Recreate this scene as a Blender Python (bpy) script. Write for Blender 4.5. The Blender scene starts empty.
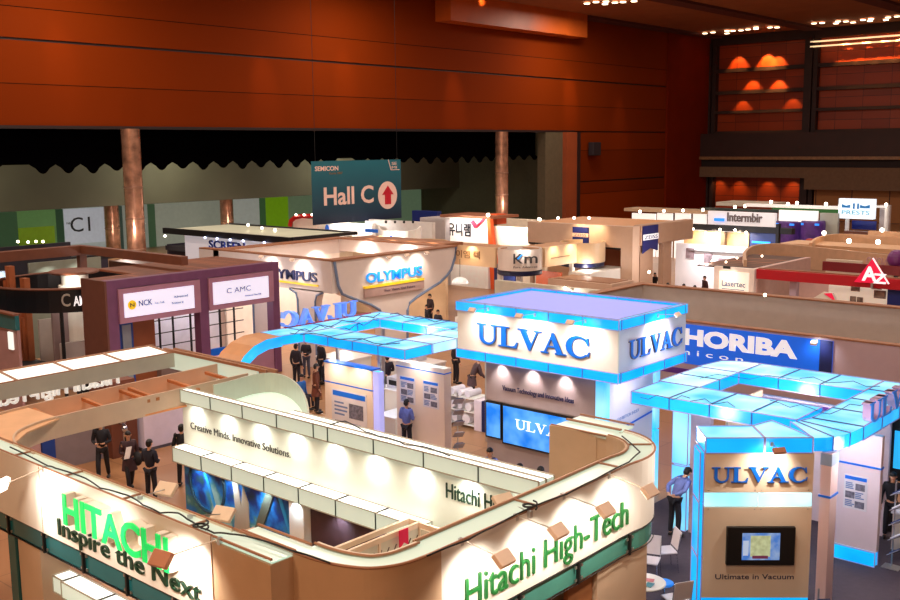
import bpy, bmesh, math, random
from mathutils import Vector, Matrix
random.seed(7)
C = bpy.context.scene.collection
PI = math.pi

# ------------------------------------------------------------------ camera model (axes: x = along the aisles, y = across, z up)
F = 1020.0; HC = 9.0; PT = math.atan(153/1020.0); RL = 0.0098; AZ = math.radians(-41.5)
U2 = (math.cos(AZ), math.sin(AZ)); V2 = (-math.sin(AZ), math.cos(AZ))
def ray(x, y):
    cr, sr = math.cos(RL), math.sin(RL)
    a = (x-450)/F; b = (300-y)/F
    u = a*cr+b*sr; v = -a*sr+b*cr
    d = (u, v*math.sin(PT)+math.cos(PT), v*math.cos(PT)-math.sin(PT))
    return Vector((d[0]*U2[0]+d[1]*U2[1], d[0]*V2[0]+d[1]*V2[1], d[2]))
def PZ(x, y, z):
    d = ray(x, y); return Vector((0,0,HC))+d*((z-HC)/d.z)
def PU(x, y, u):
    d = ray(x, y); return Vector((0,0,HC))+d*(u/d.x)
def PV(x, y, v):
    d = ray(x, y); return Vector((0,0,HC))+d*(v/d.y)

# ------------------------------------------------------------------ materials
def lin(c):
    return tuple(((x/255)/12.92 if x/255 <= .04045 else (((x/255)+.055)/1.055)**2.4) for x in c)+(1,)
MATS = {}
def M(name, col, rough=.6, metal=0, emit=0, ecol=None, var=.06, scale=3.0, bump=0, trans=0, alpha=1):
    if name in MATS: return MATS[name]
    m = bpy.data.materials.new(name); m.use_nodes = True
    nt = m.node_tree; b = nt.nodes['Principled BSDF']
    c = lin(col)
    tc = nt.nodes.new('ShaderNodeTexCoord'); nz = nt.nodes.new('ShaderNodeTexNoise')
    nz.inputs['Scale'].default_value = scale; nz.inputs['Detail'].default_value = 3
    nt.links.new(tc.outputs['Object'], nz.inputs['Vector'])
    rp = nt.nodes.new('ShaderNodeValToRGB')
    rp.color_ramp.elements[0].position = .3; rp.color_ramp.elements[1].position = .7
    rp.color_ramp.elements[0].color = tuple(max(0, x*(1-var)) for x in c[:3])+(1,)
    rp.color_ramp.elements[1].color = tuple(min(1, x*(1+var)) for x in c[:3])+(1,)
    nt.links.new(nz.outputs['Fac'], rp.inputs['Fac'])
    nt.links.new(rp.outputs['Color'], b.inputs['Base Color'])
    b.inputs['Roughness'].default_value = rough; b.inputs['Metallic'].default_value = metal
    if emit:
        e = lin(ecol or col); b.inputs['Emission Color'].default_value = e
        b.inputs['Emission Strength'].default_value = emit
    if trans: b.inputs['Transmission Weight'].default_value = trans
    if alpha < 1: b.inputs['Alpha'].default_value = alpha
    if bump:
        bp = nt.nodes.new('ShaderNodeBump'); bp.inputs['Strength'].default_value = bump
        nt.links.new(nz.outputs['Fac'], bp.inputs['Height']); nt.links.new(bp.outputs['Normal'], b.inputs['Normal'])
    MATS[name] = m; return m

def brick_mat(name, c1, c2, mortar, bw, bh, msize, rot=(0,0,0), rough=.6, off=0.0, loc=(0,0,0)):
    """panelled surface: brick texture in object space"""
    m = bpy.data.materials.new(name); m.use_nodes = True
    nt = m.node_tree; b = nt.nodes['Principled BSDF']
    tc = nt.nodes.new('ShaderNodeTexCoord'); mp = nt.nodes.new('ShaderNodeMapping'); br = nt.nodes.new('ShaderNodeTexBrick')
    mp.inputs['Rotation'].default_value = rot; mp.inputs['Location'].default_value = loc
    nt.links.new(tc.outputs['Object'], mp.inputs['Vector']); nt.links.new(mp.outputs['Vector'], br.inputs['Vector'])
    br.offset = off; br.inputs['Scale'].default_value = 1
    br.inputs['Brick Width'].default_value = bw; br.inputs['Row Height'].default_value = bh
    br.inputs['Mortar Size'].default_value = msize
    br.inputs['Color1'].default_value = lin(c1); br.inputs['Color2'].default_value = lin(c2); br.inputs['Mortar'].default_value = lin(mortar)
    nt.links.new(br.outputs['Color'], b.inputs['Base Color']); b.inputs['Roughness'].default_value = rough
    MATS[name] = m; return m

# ------------------------------------------------------------------ mesh builder
class MB:
    def __init__(s): s.v = []; s.f = []; s.m = []
    def add(s, vs, fs, mi=0):
        n = len(s.v); s.v += [Vector(p) for p in vs]
        for f in fs: s.f.append([i+n for i in f]); s.m.append(mi)
        return s
    def box(s, x0, x1, y0, y1, z0, z1, mi=0):
        if x0 > x1: x0, x1 = x1, x0
        if y0 > y1: y0, y1 = y1, y0
        vs = [(x0,y0,z0),(x1,y0,z0),(x1,y1,z0),(x0,y1,z0),(x0,y0,z1),(x1,y0,z1),(x1,y1,z1),(x0,y1,z1)]
        return s.add(vs, [(3,2,1,0),(4,5,6,7),(0,1,5,4),(1,2,6,5),(2,3,7,6),(3,0,4,7)], mi)
    def obox(s, c, dx, dy, dz, hx, hy, hz, mi=0):
        c = Vector(c); dx = Vector(dx).normalized(); dy = Vector(dy).normalized(); dz = Vector(dz).normalized()
        vs = [c+dx*(a*hx)+dy*(b*hy)+dz*(e*hz) for e in (-1,1) for a, b in ((-1,-1),(1,-1),(1,1),(-1,1))]
        return s.add(vs, [(3,2,1,0),(4,5,6,7),(0,1,5,4),(1,2,6,5),(2,3,7,6),(3,0,4,7)], mi)
    def bar(s, p, q, w, h=None, mi=0):
        p = Vector(p); q = Vector(q); d = q-p; L = d.length
        if L < 1e-6: return s
        d.normalize(); up = Vector((0,0,1)) if abs(d.z) < .95 else Vector((0,1,0))
        a = d.cross(up).normalized(); b = a.cross(d).normalized(); h = h or w
        return s.obox((p+q)/2, d, a, b, L/2, w/2, h/2, mi)
    def prism(s, poly, z0, z1, mi=0, mtop=None):
        n = len(poly)
        ar = sum(poly[i][0]*poly[(i+1)%n][1]-poly[(i+1)%n][0]*poly[i][1] for i in range(n))
        if ar < 0: poly = poly[::-1]
        vs = [(p[0],p[1],z0) for p in poly]+[(p[0],p[1],z1) for p in poly]
        s.add(vs, [(i,(i+1)%n,n+(i+1)%n,n+i) for i in range(n)]+[tuple(range(n-1,-1,-1))], mi)
        k = len(s.v)-2*n
        s.f.append([k+n+i for i in range(n)]); s.m.append(mi if mtop is None else mtop)
        return s
    def plate(s, poly, o, ds, dt, dn, t0, t1, mi=0):
        """polygon (s,t) in the plane o + s*ds + t*dt, extruded t0..t1 along dn"""
        o = Vector(o); ds = Vector(ds); dt = Vector(dt); dn = Vector(dn); n = len(poly)
        ar = sum(poly[i][0]*poly[(i+1)%n][1]-poly[(i+1)%n][0]*poly[i][1] for i in range(n))
        if ar < 0: poly = poly[::-1]
        a = [o+ds*p[0]+dt*p[1]+dn*t0 for p in poly]; b = [o+ds*p[0]+dt*p[1]+dn*t1 for p in poly]
        fs = [(i,(i+1)%n,n+(i+1)%n,n+i) for i in range(n)]+[tuple(range(n-1,-1,-1)), tuple(range(n,2*n))]
        return s.add(a+b, fs, mi)
    def tube(s, pts, r, n=8, mi=0, cap=True):
        pts = [Vector(p) for p in pts]; rs = r if isinstance(r, (list,tuple)) else [r]*len(pts)
        k = len(s.v); ref = Vector((0,0,1))
        for i, p in enumerate(pts):
            d = (pts[min(i+1,len(pts)-1)]-pts[max(i-1,0)]).normalized()
            rf = ref if abs(d.dot(ref)) < .95 else Vector((0,1,0))
            a = d.cross(rf).normalized(); b = a.cross(d).normalized()
            for j in range(n):
                t = 2*PI*j/n; s.v.append(p+a*(math.cos(t)*rs[i])+b*(math.sin(t)*rs[i]))
        for i in range(len(pts)-1):
            for j in range(n):
                s.f.append([k+i*n+j, k+i*n+(j+1)%n, k+(i+1)*n+(j+1)%n, k+(i+1)*n+j]); s.m.append(mi)
        if cap:
            s.f.append([k+j for j in range(n)][::-1]); s.m.append(mi)
            e = k+(len(pts)-1)*n; s.f.append([e+j for j in range(n)]); s.m.append(mi)
        return s
    def lathe(s, prof, c, n=24, mi=0):
        k = len(s.v)
        for r, z in prof:
            for j in range(n):
                t = 2*PI*j/n; s.v.append(Vector((c[0]+r*math.cos(t), c[1]+r*math.sin(t), c[2]+z)))
        for i in range(len(prof)-1):
            for j in range(n):
                s.f.append([k+i*n+j, k+i*n+(j+1)%n, k+(i+1)*n+(j+1)%n, k+(i+1)*n+j]); s.m.append(mi)
        s.f.append([k+j for j in range(n)][::-1]); s.m.append(mi)
        e = k+(len(prof)-1)*n; s.f.append([e+j for j in range(n)]); s.m.append(mi)
        return s
    def ball(s, c, rx, ry, rz, n=12, m=8, mi=0, zmin=-1.0):
        prof = []
        for i in range(m+1):
            t = -PI/2+PI*i/m
            if math.sin(t) < zmin-1e-6: continue
            prof.append((math.cos(t), math.sin(t)))
        k = len(s.v)
        for r, z in prof:
            for j in range(n):
                a = 2*PI*j/n; s.v.append(Vector((c[0]+rx*max(r,.02)*math.cos(a), c[1]+ry*max(r,.02)*math.sin(a), c[2]+rz*z)))
        for i in range(len(prof)-1):
            for j in range(n):
                s.f.append([k+i*n+j, k+i*n+(j+1)%n, k+(i+1)*n+(j+1)%n, k+(i+1)*n+j]); s.m.append(mi)
        s.f.append([k+j for j in range(n)][::-1]); s.m.append(mi)
        e = k+(len(prof)-1)*n; s.f.append([e+j for j in range(n)]); s.m.append(mi)
        return s
    def build(s, name, mats, parent=None, label=None, smooth=False, bevel=0, org=None):
        if not isinstance(mats, (list,tuple)): mats = [mats]
        if parent is not None: o3 = wloc(parent)
        elif org is not None: o3 = Vector(org)
        else:
            xs = [p.x for p in s.v]; ys = [p.y for p in s.v]; zs = [p.z for p in s.v]
            o3 = Vector(((min(xs)+max(xs))/2, (min(ys)+max(ys))/2, min(zs)))
        me = bpy.data.meshes.new(name)
        me.from_pydata([tuple(p-o3) for p in s.v], [], s.f)
        for m in mats: me.materials.append(m)
        me.polygons.foreach_set('material_index', s.m)
        if smooth: me.polygons.foreach_set('use_smooth', [True]*len(me.polygons))
        me.validate(); me.update()
        ob = bpy.data.objects.new(name, me); C.objects.link(ob)
        if parent is not None: ob.parent = parent
        else: ob.location = o3
        if label: ob['label'] = label
        if bevel:
            b = ob.modifiers.new('bevel', 'BEVEL'); b.width = bevel; b.segments = 2; b.limit_method = 'ANGLE'
        return ob
def wloc(o):
    p = Vector((0,0,0))
    while o is not None: p += o.location; o = o.parent
    return p
def thing(name, label, cat, loc, group=None):
    o = bpy.data.objects.new(name, None); C.objects.link(o); o.location = loc
    o.empty_display_size = .2
    o['label'] = label; o['category'] = cat
    if group: o['group'] = group
    return o
def tag(o, label, cat, group=None):
    o['label'] = label; o['category'] = cat
    if group: o['group'] = group
    return o
def struct(o): o['kind'] = 'structure'; return o

# ------------------------------------------------------------------ lettering
_cap = {}
def text_mesh(sx, bold=0):
    cu = bpy.data.curves.new('t', 'FONT'); cu.body = sx; cu.size = 1; cu.extrude = .5; cu.offset = bold; cu.resolution_u = 3
    ob = bpy.data.objects.new('t', cu); C.objects.link(ob)
    dg = bpy.context.evaluated_depsgraph_get()
    me = bpy.data.meshes.new_from_object(ob.evaluated_get(dg))
    vs = [v.co.copy() for v in me.vertices]; fs = [list(p.vertices) for p in me.polygons]
    bpy.data.objects.remove(ob); bpy.data.curves.remove(cu); bpy.data.meshes.remove(me)
    return vs, fs
def text(s, p0, p1, h, depth, mat, parent, name='lettering', bold=0.0, label=None, gap=0.0):
    """lettering from p0 (left foot) to p1 (right foot), cap height h, raised by depth towards the reader"""
    if 'H' not in _cap:
        v, _ = text_mesh('H'); _cap['H'] = max(p.y for p in v)
    vs, fs = text_mesh(s, bold)
    x0 = min(p.x for p in vs); x1 = max(p.x for p in vs)
    p0 = Vector(p0); p1 = Vector(p1); d = p1-p0; L = d.length; d.normalize()
    n = Vector((d.y, -d.x, 0)).normalized(); up = n.cross(d) * -1
    if up.z < 0: up = -up
    mb = MB()
    mb.add([p0+d*((p.x-x0)/(x1-x0)*L)+up*(p.y/_cap['H']*h)+n*((p.z+.5)*depth+gap) for p in vs], fs)
    return mb.build(name, mat, parent, label)

def arc(cx, cy, rx, ry, a0, a1, n=14):
    return [(cx+rx*math.cos(math.radians(a0+(a1-a0)*i/n)), cy+ry*math.sin(math.radians(a0+(a1-a0)*i/n))) for i in range(n+1)]
def R4(a, b, c, d): return [(a,c),(b,c),(b,d),(a,d)]
GL = {
 'U': (1.0, [arc(.49,.36,.37,.38,180,360)+arc(.53,.36,.25,.28,360,180), R4(.12,.28,.34,1), R4(.78,.86,.34,1), R4(0,.42,.93,1), R4(.64,1,.93,1)]),
 'L': (.86, [R4(.12,.34,0,1), R4(0,.46,.93,1), R4(0,.8,0,.07), [(.56,.04),(.8,0),(.86,.3),(.8,.3),(.72,.12)]]),
 'V': (1.0, [[(.08,1),(.3,1),(.62,.22),(.54,0),(.48,0)], [(.84,1),(.9,1),(.54,0),(.48,0)], R4(0,.42,.93,1), R4(.7,1.02,.93,1)]),
 'A': (1.04, [[(.45,1),(.54,1),(.94,0),(.7,0),(.42,.78)], [(.12,0),(.2,0),(.54,1),(.47,.96)], R4(.24,.76,.3,.37), R4(0,.32,0,.07), R4(.6,1.06,0,.07)]),
 'C': (.95, [arc(.5,.5,.5,.52,38,322)+arc(.56,.5,.32,.43,318,42), [(.86,.98),(.9,.98),(.93,.62),(.88,.62),(.8,.8)], [(.86,.2),(.93,.34),(.97,.34),(.92,.1)]]),
}
def ulvac(p0, p1, h, depth, mat, parent, name='lettering', gap=0.0, back=None):
    p0 = Vector(p0); p1 = Vector(p1); d = p1-p0; L = d.length; d.normalize(); n = Vector((d.y,-d.x,0)); up = Vector((0,0,1))
    gaps = .0; tot = sum(GL[c][0] for c in 'ULVAC')+4*gaps; x = 0; mb = MB(); k = L/tot
    for c in 'ULVAC':
        w, polys = GL[c]
        for q, po in enumerate(polys):
            mb.plate([((x+a)*k, b*h) for a, b in po], p0, d, up, n, gap+.0004*q, gap+depth+.0006*q)
        x += w+gaps
    return mb.build(name, mat, parent)

# ------------------------------------------------------------------ lamps
def spot(p, target, power, angle=80, col=(1,.86,.7), blend=.6, r=.04):
    l = bpy.data.lights.new('spot_lamp', 'SPOT'); l.energy = power*1.3; l.spot_size = math.radians(angle); l.spot_blend = blend
    l.color = col; l.shadow_soft_size = r
    o = bpy.data.objects.new('spot_lamp', l); C.objects.link(o); o.location = p
    o.rotation_euler = (Vector(target)-Vector(p)).to_track_quat('-Z', 'Y').to_euler(); return o
def point(p, power, col=(1,.86,.7), r=.1):
    l = bpy.data.lights.new('point_light', 'POINT'); l.energy = power; l.color = col; l.shadow_soft_size = r
    o = bpy.data.objects.new('point_light', l); C.objects.link(o); o.location = p; return o
def area(p, target, power, sx, sy, col):
    l = bpy.data.lights.new('area_light', 'AREA'); l.energy = power; l.shape = 'RECTANGLE'; l.size = sx; l.size_y = sy; l.color = col
    o = bpy.data.objects.new('area_light', l); C.objects.link(o); o.location = p
    o.rotation_euler = (Vector(target)-Vector(p)).to_track_quat('-Z', 'Y').to_euler(); return o

lamp_w = M('lamp housing', (250,222,200), .4, 0)
glow = M('lamp glass', (255,250,240), .3, emit=6, ecol=(255,238,215), var=0)
steel = M('brushed steel', (190,190,190), .3, .9)
black = M('black plastic', (14,14,16), .5)
def arm_lamp(base, head, aim, label, power=40, size=(.15,.10,.035), angle=95, group=None, body=None, col=(1,.88,.74)):
    """floodlight on a thin arm"""
    base = Vector(base); head = Vector(head); aim = Vector(aim)
    t = thing('arm_floodlight', label, 'lamp', base, group)
    MB().tube([base, head], .008, 6).build('arm', steel, t); MB().box(base.x-.025, base.x+.025, base.y-.025, base.y+.025, base.z-.07, base.z+.015).build('clamp', steel, t)
    d = (aim-head).normalized(); a = d.cross(Vector((0,0,1))).normalized(); b = a.cross(d)
    h = MB().obox(head, a, b, d, size[0], size[1], size[2]).build('lamp_housing', body or lamp_w, t, bevel=.01)
    MB().obox(head+d*(size[2]+.006), a, b, d, size[0]*.85, size[1]*.8, .005).build('lamp_glass', glow, t)
    spot(head+d*(size[2]+.03), aim, power, angle, col, .8)
    return t
# ------------------------------------------------------------------ palette
orange = brick_mat('wood panel', (128,46,1), (110,37,0), (50,18,1), 4.6, 1.72, .03, rot=(PI/2,0,PI/2), rough=.8, loc=(.7,.45,0))
orange2 = M('red brown panel', (118,32,3), .8, var=.12, scale=.3)
panel_r = brick_mat('right wall panel', (168,62,16), (140,48,12), (80,26,8), 3.1, 1.3, .03, rot=(PI/2,0,0), rough=.4)
for q_ in (orange, orange2): q_.node_tree.nodes['Principled BSDF'].inputs['Specular IOR Level'].default_value = .08
seam = M('dark seam', (36,12,10), .6)
darkm = M('dark plum steel', (48,24,22), .6, var=.15)
white = M('white laminate', (232,228,220), .45, var=.02)
cream = M('cream laminate', (226,212,192), .4, var=.02)
beige = M('beige laminate', (205,180,155), .45, var=.03)
sand = M('sand panel', (196,165,135), .5, var=.04)
wood = M('raw plywood', (176,112,66), .6, var=.2, scale=1.2)
greyp = M('grey partition', (188,178,172), .5, var=.04)
dkgreen = M('teal glass band', (30,100,108), .15, var=.12, scale=1.5)
seamb = M('brown edge trim', (160,112,82), .5)
lit_white = M('frosted light panel', (185,202,188), .25, emit=.46, ecol=(205,225,208), var=.04, scale=1.2)
lit_bright = M('bright light panel', (235,240,232), .25, emit=.85, ecol=(240,246,238), var=.03)
blue = M('company blue', (8,104,214), .35, emit=.12, var=.05)  # faint emission brightens the blue, though nothing made of it is a lamp
navy = M('navy', (20,30,84), .4)
green = M('sign green', (22,210,100), .4, emit=.6, ecol=(10,225,105), var=.03)
dgreen = M('dark green letter', (16,56,40), .4)
mgreen = M('sign deep green', (28,110,50), .4, var=.25, scale=4)
black2 = M('black fabric', (22,20,26), .7, var=.2)
cable_m = M('black cable', (14,14,14), .5)
cy_side = M('cyan light panel', (0,110,190), .25, emit=1.0, ecol=(0,176,255), var=.05)
cy_top = M('pale cyan light panel', (90,190,230), .25, emit=.8, ecol=(70,216,255), var=.05)
cy_pale = M('bright cyan light panel', (160,225,240), .25, emit=.9, ecol=(150,238,255), var=.05)
lav = M('lavender canvas', (150,160,232), .6, emit=.5, ecol=(140,150,245), var=.02)  # emission brightens the canvas; the cloth itself is no lamp
framem = M('aluminium frame', (170,160,200), .4, .2, emit=.12, ecol=(150,150,230))  # slight glow put into the metal to keep the frame lines pale
for mn in ('pale cyan light panel', 'cyan light panel', 'bright cyan light panel'):
    m = MATS[mn]; nt = m.node_tree; b = nt.nodes['Principled BSDF']
    nz = nt.nodes.new('ShaderNodeTexNoise'); nz.inputs['Scale'].default_value = 1.1; nz.inputs['Detail'].default_value = 1  # noise varies the glow to imitate tubes shining through the acrylic
    tc = nt.nodes.new('ShaderNodeTexCoord'); nt.links.new(tc.outputs['Object'], nz.inputs['Vector'])
    r = nt.nodes.new('ShaderNodeValToRGB'); r.color_ramp.elements[0].position = .35; r.color_ramp.elements[1].position = .68
    e = {'pale cyan light panel': ((20,190,255),(190,246,255)), 'cyan light panel': ((0,160,255),(20,196,255)), 'bright cyan light panel': ((120,225,255),(225,250,255))}[mn]
    r.color_ramp.elements[0].color = lin(e[0]); r.color_ramp.elements[1].color = lin(e[1])
    nt.links.new(nz.outputs['Fac'], r.inputs['Fac']); nt.links.new(r.outputs['Color'], b.inputs['Emission Color'])

# ------------------------------------------------------------------ hall shell
floor_m = brick_mat('floor tile', (176,128,88), (158,112,76), (120,84,58), 2.0, 2.0, .012, rough=.35, off=0)
struct(MB().box(-90, 20, -30, 124, -.3, 0).build('floor', floor_m))
ceil_m = M('ceiling board', (150,88,52), .8, var=.1, scale=.4)
struct(MB().box(-62.6, 20, -30, 121, 22.2, 22.5).build('ceiling', ceil_m))
wl = MB()
wl.box(-62.6, -62, -30, 109, 15.86, 22.2).box(-62.6, -62, -30, 109, 10.55, 15.7)
wl.box(-62.6, -62, 90, 109, 5.27, 10.4).box(-62.6, -62, 90, 109, 0, 5.12)
wlo = struct(wl.build('wall_left', orange, org=(0,0,0)))
sm = MB().box(-62.6, -62.1, -30, 109, 15.7, 15.86).box(-62.6, -62.1, 90, 109, 10.4, 10.55).box(-62.6, -62.1, 90, 109, 5.12, 5.27)
sm.box(-62.7, -61.9, -30, 90, 10.38, 10.58)
struct(sm.build('trim_1', seam))
struct(MB().box(-62.6, -61.75, 109, 120, 0, 22.2).build('wall_corner', orange2))
struct(MB().box(-62.6, -61.4, 87.8, 90.1, 0, 10.4).box(-62.6,-61.3, 89.7, 90.2, 0, 10.4, 1).build('trim_2', [M('jamb wood', (150,70,36), .5, var=.15, scale=.5), seam]))
struct(MB().box(-62.9, -61.9, 84.8, 87.8, 0, 10.4).build('trim_3', M('olive jamb', (96,84,64), .6, var=.1)))
struct(MB().box(-62, -60.2, 68.5, 89.6, 19.9, 22.2).build('trim_4', M('soffit panel', (190,86,24), .45, var=.15, scale=.4)))
# pocket behind the wall opening
struct(MB().box(-84, -62.6, -30, 90, 10.45, 10.7).build('ceiling_recess', M('black soffit', (12,8,8), .9)))
struct(MB().box(-78.2, -77.9, -30, 90, 4.4, 10.5).build('wall_recess_upper', M('olive partition', (100,92,74), .8, var=.08, scale=.3)))
struct(MB().box(-84.4, -62.6, 89.9, 90.4, 0, 10.4).build('wall_recess_end', M('olive partition b', (96,92,72), .8)))
lowp = [(-30,36,(120,150,110)),(36,40.2,(58,92,60)),(40.2,43.6,(96,140,80)),(43.6,44.3,(40,74,48)),(44.3,48.2,(176,186,184)),(48.2,50,(60,80,70)),(50,52.6,(150,160,150)),(52.6,53.4,(64,96,66)),(53.4,60.8,(158,166,150)),(60.8,62,(70,96,70)),(62,65.6,(176,184,176)),(65.6,66.4,(60,100,60)),(66.4,69.4,(120,172,20)),(69.4,90,(110,134,104))]
b = MB(); ms = []
for i, (a, c_, col) in enumerate(lowp):
    b.box(-84.4, -84, a, c_, 0, 4.0, i); ms.append(M('lower panel %s' % 'abcdefghijklmnop'[i], col, .6, emit=.32, ecol=col))  # panels emit their own colour so they look better lit
struct(b.build('wall_recess_lower', ms))
struct(MB().box(-84.45, -83.95, 40.2, 43.4, 0, 2.6).build('trim_5', M('lime panel', (150,196,40), .6, emit=.12)))
c1 = thing('hall_sign', 'pale wall panel lettered C1 low on the far left wall, beside a lime green panel', 'sign', (-83.9,46.2,1.3))
MB().box(-83.98, -83.9, 44.35, 48.1, .9, 3.95).build('sign_board', M('pale sign board', (186,192,200), .5, emit=.45), c1)
text('C1', (-83.88,44.85,1.95), (-83.88,46.7,1.95), 1.25, .04, M('sign charcoal', (30,34,36), .5), c1)
text('Hall', (-83.88,43.7+.8,2.65), (-83.88,44.85,2.65), .2, .03, MATS['sign charcoal'], c1)
# scalloped black drape across the opening
dp = []; y = -30.0
while y < 84.7:
    w = 1.75; dp += [(y, 8.15)]
    if random.random() < .88:
        r = .42+random.random()*.2
        dp += [(y+.3+ 1.15*k/8, 8.1-r*math.sin(PI*k/8)) for k in range(1, 8)]
    y += w
dp += [(84.7, 8.1), (84.7, 10.42), (-30, 10.42)]
VEL = M('black velvet', (3,2,3), 1); VEL.node_tree.nodes['Principled BSDF'].inputs['Specular IOR Level'].default_value = 0
d = MB(); d.plate([(p[0], p[1]) for p in dp], (-63.2,0,0), (0,1,0), (0,0,1), (1,0,0), 0, .12)
tag(d.build('stage_drape', VEL), 'black drape with scalloped lower edge hanging across the wide wall opening', 'curtain')
MB_c = M('wrapped column metal', (206,150,122), .25, .7, var=.45, scale=1.6, bump=.3)
def column(u, v, r, h, label):
    t = thing('column', label, 'column', (u,v,0))
    MB().lathe([(r,0),(r,h)], (u,v,0), 32).build('shaft', MB_c, t, smooth=False)
    m = MB()
    for z in (h*.22, h*.42, h*.62): m.lathe([(r+.01,z),(r+.03,z+.02),(r+.03,z+.1),(r+.01,z+.12)], (u,v,0), 32)
    m.build('joint_band', M('column band', (170,130,110), .3, .6), t)
column(-61.6, 37.6, .62, 10.4, 'tall round brown column at the left end of the wall opening')
column(-61.6, 77.3, .62, 10.4, 'tall round shiny column right of the blue Hall C banner')
column(-80, 46.6, .62, 10.4, 'short looking far column just left of the tall brown column')
column(-80, 58.6, .62, 10.4, 'far column in the recess midway between tall column and banner')
for u_, v_, z_, p_ in ((-58.6,35.0,3.6,420),(-58.8,75.2,3.4,420),(-76.5,45.2,2.2,120),(-76.5,57.4,2.2,120)): point((u_,v_,z_), p_, (1,.85,.75), .2)  # added point lights with no fixtures, to put highlights on the columns
# Hall C banner
bn = thing('hanging_banner', 'big dark teal banner reading Hall C with a red arrow hanging in the wall opening', 'banner', (-60.9,58.7,3.05))
bm_ = bpy.data.materials.new('banner cloth'); bm_.use_nodes = True
nt = bm_.node_tree; tc = nt.nodes.new('ShaderNodeTexCoord'); sp = nt.nodes.new('ShaderNodeSeparateXYZ'); rp = nt.nodes.new('ShaderNodeValToRGB')
nt.links.new(tc.outputs['Object'], sp.inputs[0]); mt = nt.nodes.new('ShaderNodeMath'); mt.operation = 'DIVIDE'; mt.inputs[1].default_value = 5.0
nt.links.new(sp.outputs['Z'], mt.inputs[0]); nt.links.new(mt.outputs[0], rp.inputs['Fac'])
rp.color_ramp.elements[0].color = lin((14,26,60)); rp.color_ramp.elements[1].color = lin((20,110,128)); rp.color_ramp.elements[1].position = .95
nt.links.new(rp.outputs['Color'], nt.nodes['Principled BSDF'].inputs['Base Color']); nt.nodes['Principled BSDF'].inputs['Roughness'].default_value = .6
MB().box(-60.94, -60.86, 53.8, 63.7, 3.05, 8.0).build('banner_cloth', bm_, bn)
pinkw = M('banner lettering', (238,196,180), .5, var=.02, emit=.15)
text('Hall C', (-60.85,54.95,4.55), (-60.85,60.4,4.55), 1.35, .02, pinkw, bn, bold=.02)
text('SEMICON', (-60.85,54.1,7.25), (-60.85,56.55,7.25), .34, .02, pinkw, bn, bold=.02)
text('Korea 2007', (-60.85,55.6,6.95), (-60.85,57.0,6.95), .17, .02, M('banner gold', (150,110,60), .5), bn)
MB().plate([(59.0+3.05+1.12*math.cos(t*PI/16), 5.05+1.15*math.sin(t*PI/16)) for t in range(32)], (-60.86,0,0), (0,1,0), (0,0,1), (1,0,0), 0, .03).build('arrow_disc', pinkw, bn)
MB().plate([(-.35,-.7),(.35,-.7),(.35,.1),(.68,.1),(0,.85),(-.68,.1),(-.35,.1)], (-60.82,62.05,5.0), (0,1,0), (0,0,1), (1,0,0), 0, .03).build('arrow', M('arrow red', (196,14,40), .5, emit=.1), bn)
f_ = MB()
for a, c_ in (((62.2,8),(62.5,7.15)), ((62.5,7.15),(63.5,7.15))): f_.bar((-60.84,a[0],a[1]), (-60.84,c_[0],c_[1]), .05)
f_.build('corner_emblem', pinkw, bn)
text('SE', (-60.85,62.6,7.55), (-60.85,63.2,7.55), .25, .02, pinkw, bn, 'emblem_lettering'); text('MI', (-60.85,62.6,7.25), (-60.85,63.2,7.25), .2, .02, pinkw, bn, 'emblem_lettering')
z_ = 3.05+(22.2-(9-5.95*.8))/.8
for y in (54.2, 63.3): MB().bar((-60.9,y,8), (-60.9,y,z_), .025).build('hanging_cable', black, bn)
bn.location = (-60.9*.8, 57.65*.8, 9-5.95*.8); bn.scale = (.8,.8,.8)
spk = thing('wall_speaker', 'dark box speaker mounted on the orange wall right of the opening', 'speaker', (-61.4,93,7.9))
MB().box(-61.75, -61.1, 92.3, 93.8, 7.95, 9.35).build('cabinet', M('speaker case', (40,30,36), .6), spk, bevel=.05)
MB().box(-62, -61.75, 92.8, 93.3, 8.4, 8.9).build('bracket', black, spk)

# right (far) wall: slatted timber bays over a balcony
struct(MB().box(-62.6, 20, 120, 120.6, 0, 22.2).build('wall_right', panel_r))
m = MB()
for z, h in ((21.1,1.1),(17.75,.45),(15.1,.4),(12.75,.35),(10.1,.5)): m.box(-61.8, 20, 119.3, 120, z, z+h)
struct(m.build('trim_6', darkm))
m = MB()
for u in (-62.4, -49.6, -36.6, -23.6): m.box(u, u+.9, 119.0, 120, 0, 21.4); m.box(u+1.0, u+1.5, 119.2, 120, 0, 21.4)
struct(m.build('trim_7', darkm))
struct(MB().box(-63, 20, 117.2, 120, 7.5, 10.3).build('trim_8', M('balcony front', (52,22,16), .6, var=.2, scale=.6)))
struct(MB().box(-63, 20, 117.0, 117.3, 7.15, 7.5).build('trim_9', M('balcony rail', (140,100,66), .4, var=.2)))
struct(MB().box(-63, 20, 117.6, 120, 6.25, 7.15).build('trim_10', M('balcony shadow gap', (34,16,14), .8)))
struct(MB().box(-63, -48.3, 117.2, 120, 5.0, 6.25).box(-48.3, 20, 117.2, 120, 3.7, 6.25).build('trim_11', M('concrete beam', (112,82,60), .8, var=.1)))
struct(MB().box(-47.6, 20, 118.6, 120, 0, 3.7).build('wall_right_lower', brick_mat('tan panel', (170,112,60), (160,102,54), (60,34,24), 4.2, 6, .06, rot=(PI/2,0,0), rough=.6)))
led = MB()
led.box(-49, 20, 119.0, 119.3, 20.6, 20.75).box(-49, 20, 119.0, 119.3, 20.05, 20.2)
tag(led.build('cove_light_strip', M('cove light', (255,210,150), .4, emit=1.2, ecol=(255,214,160))), 'pair of thin glowing light strips along the top of the far wall', 'light')
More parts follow.
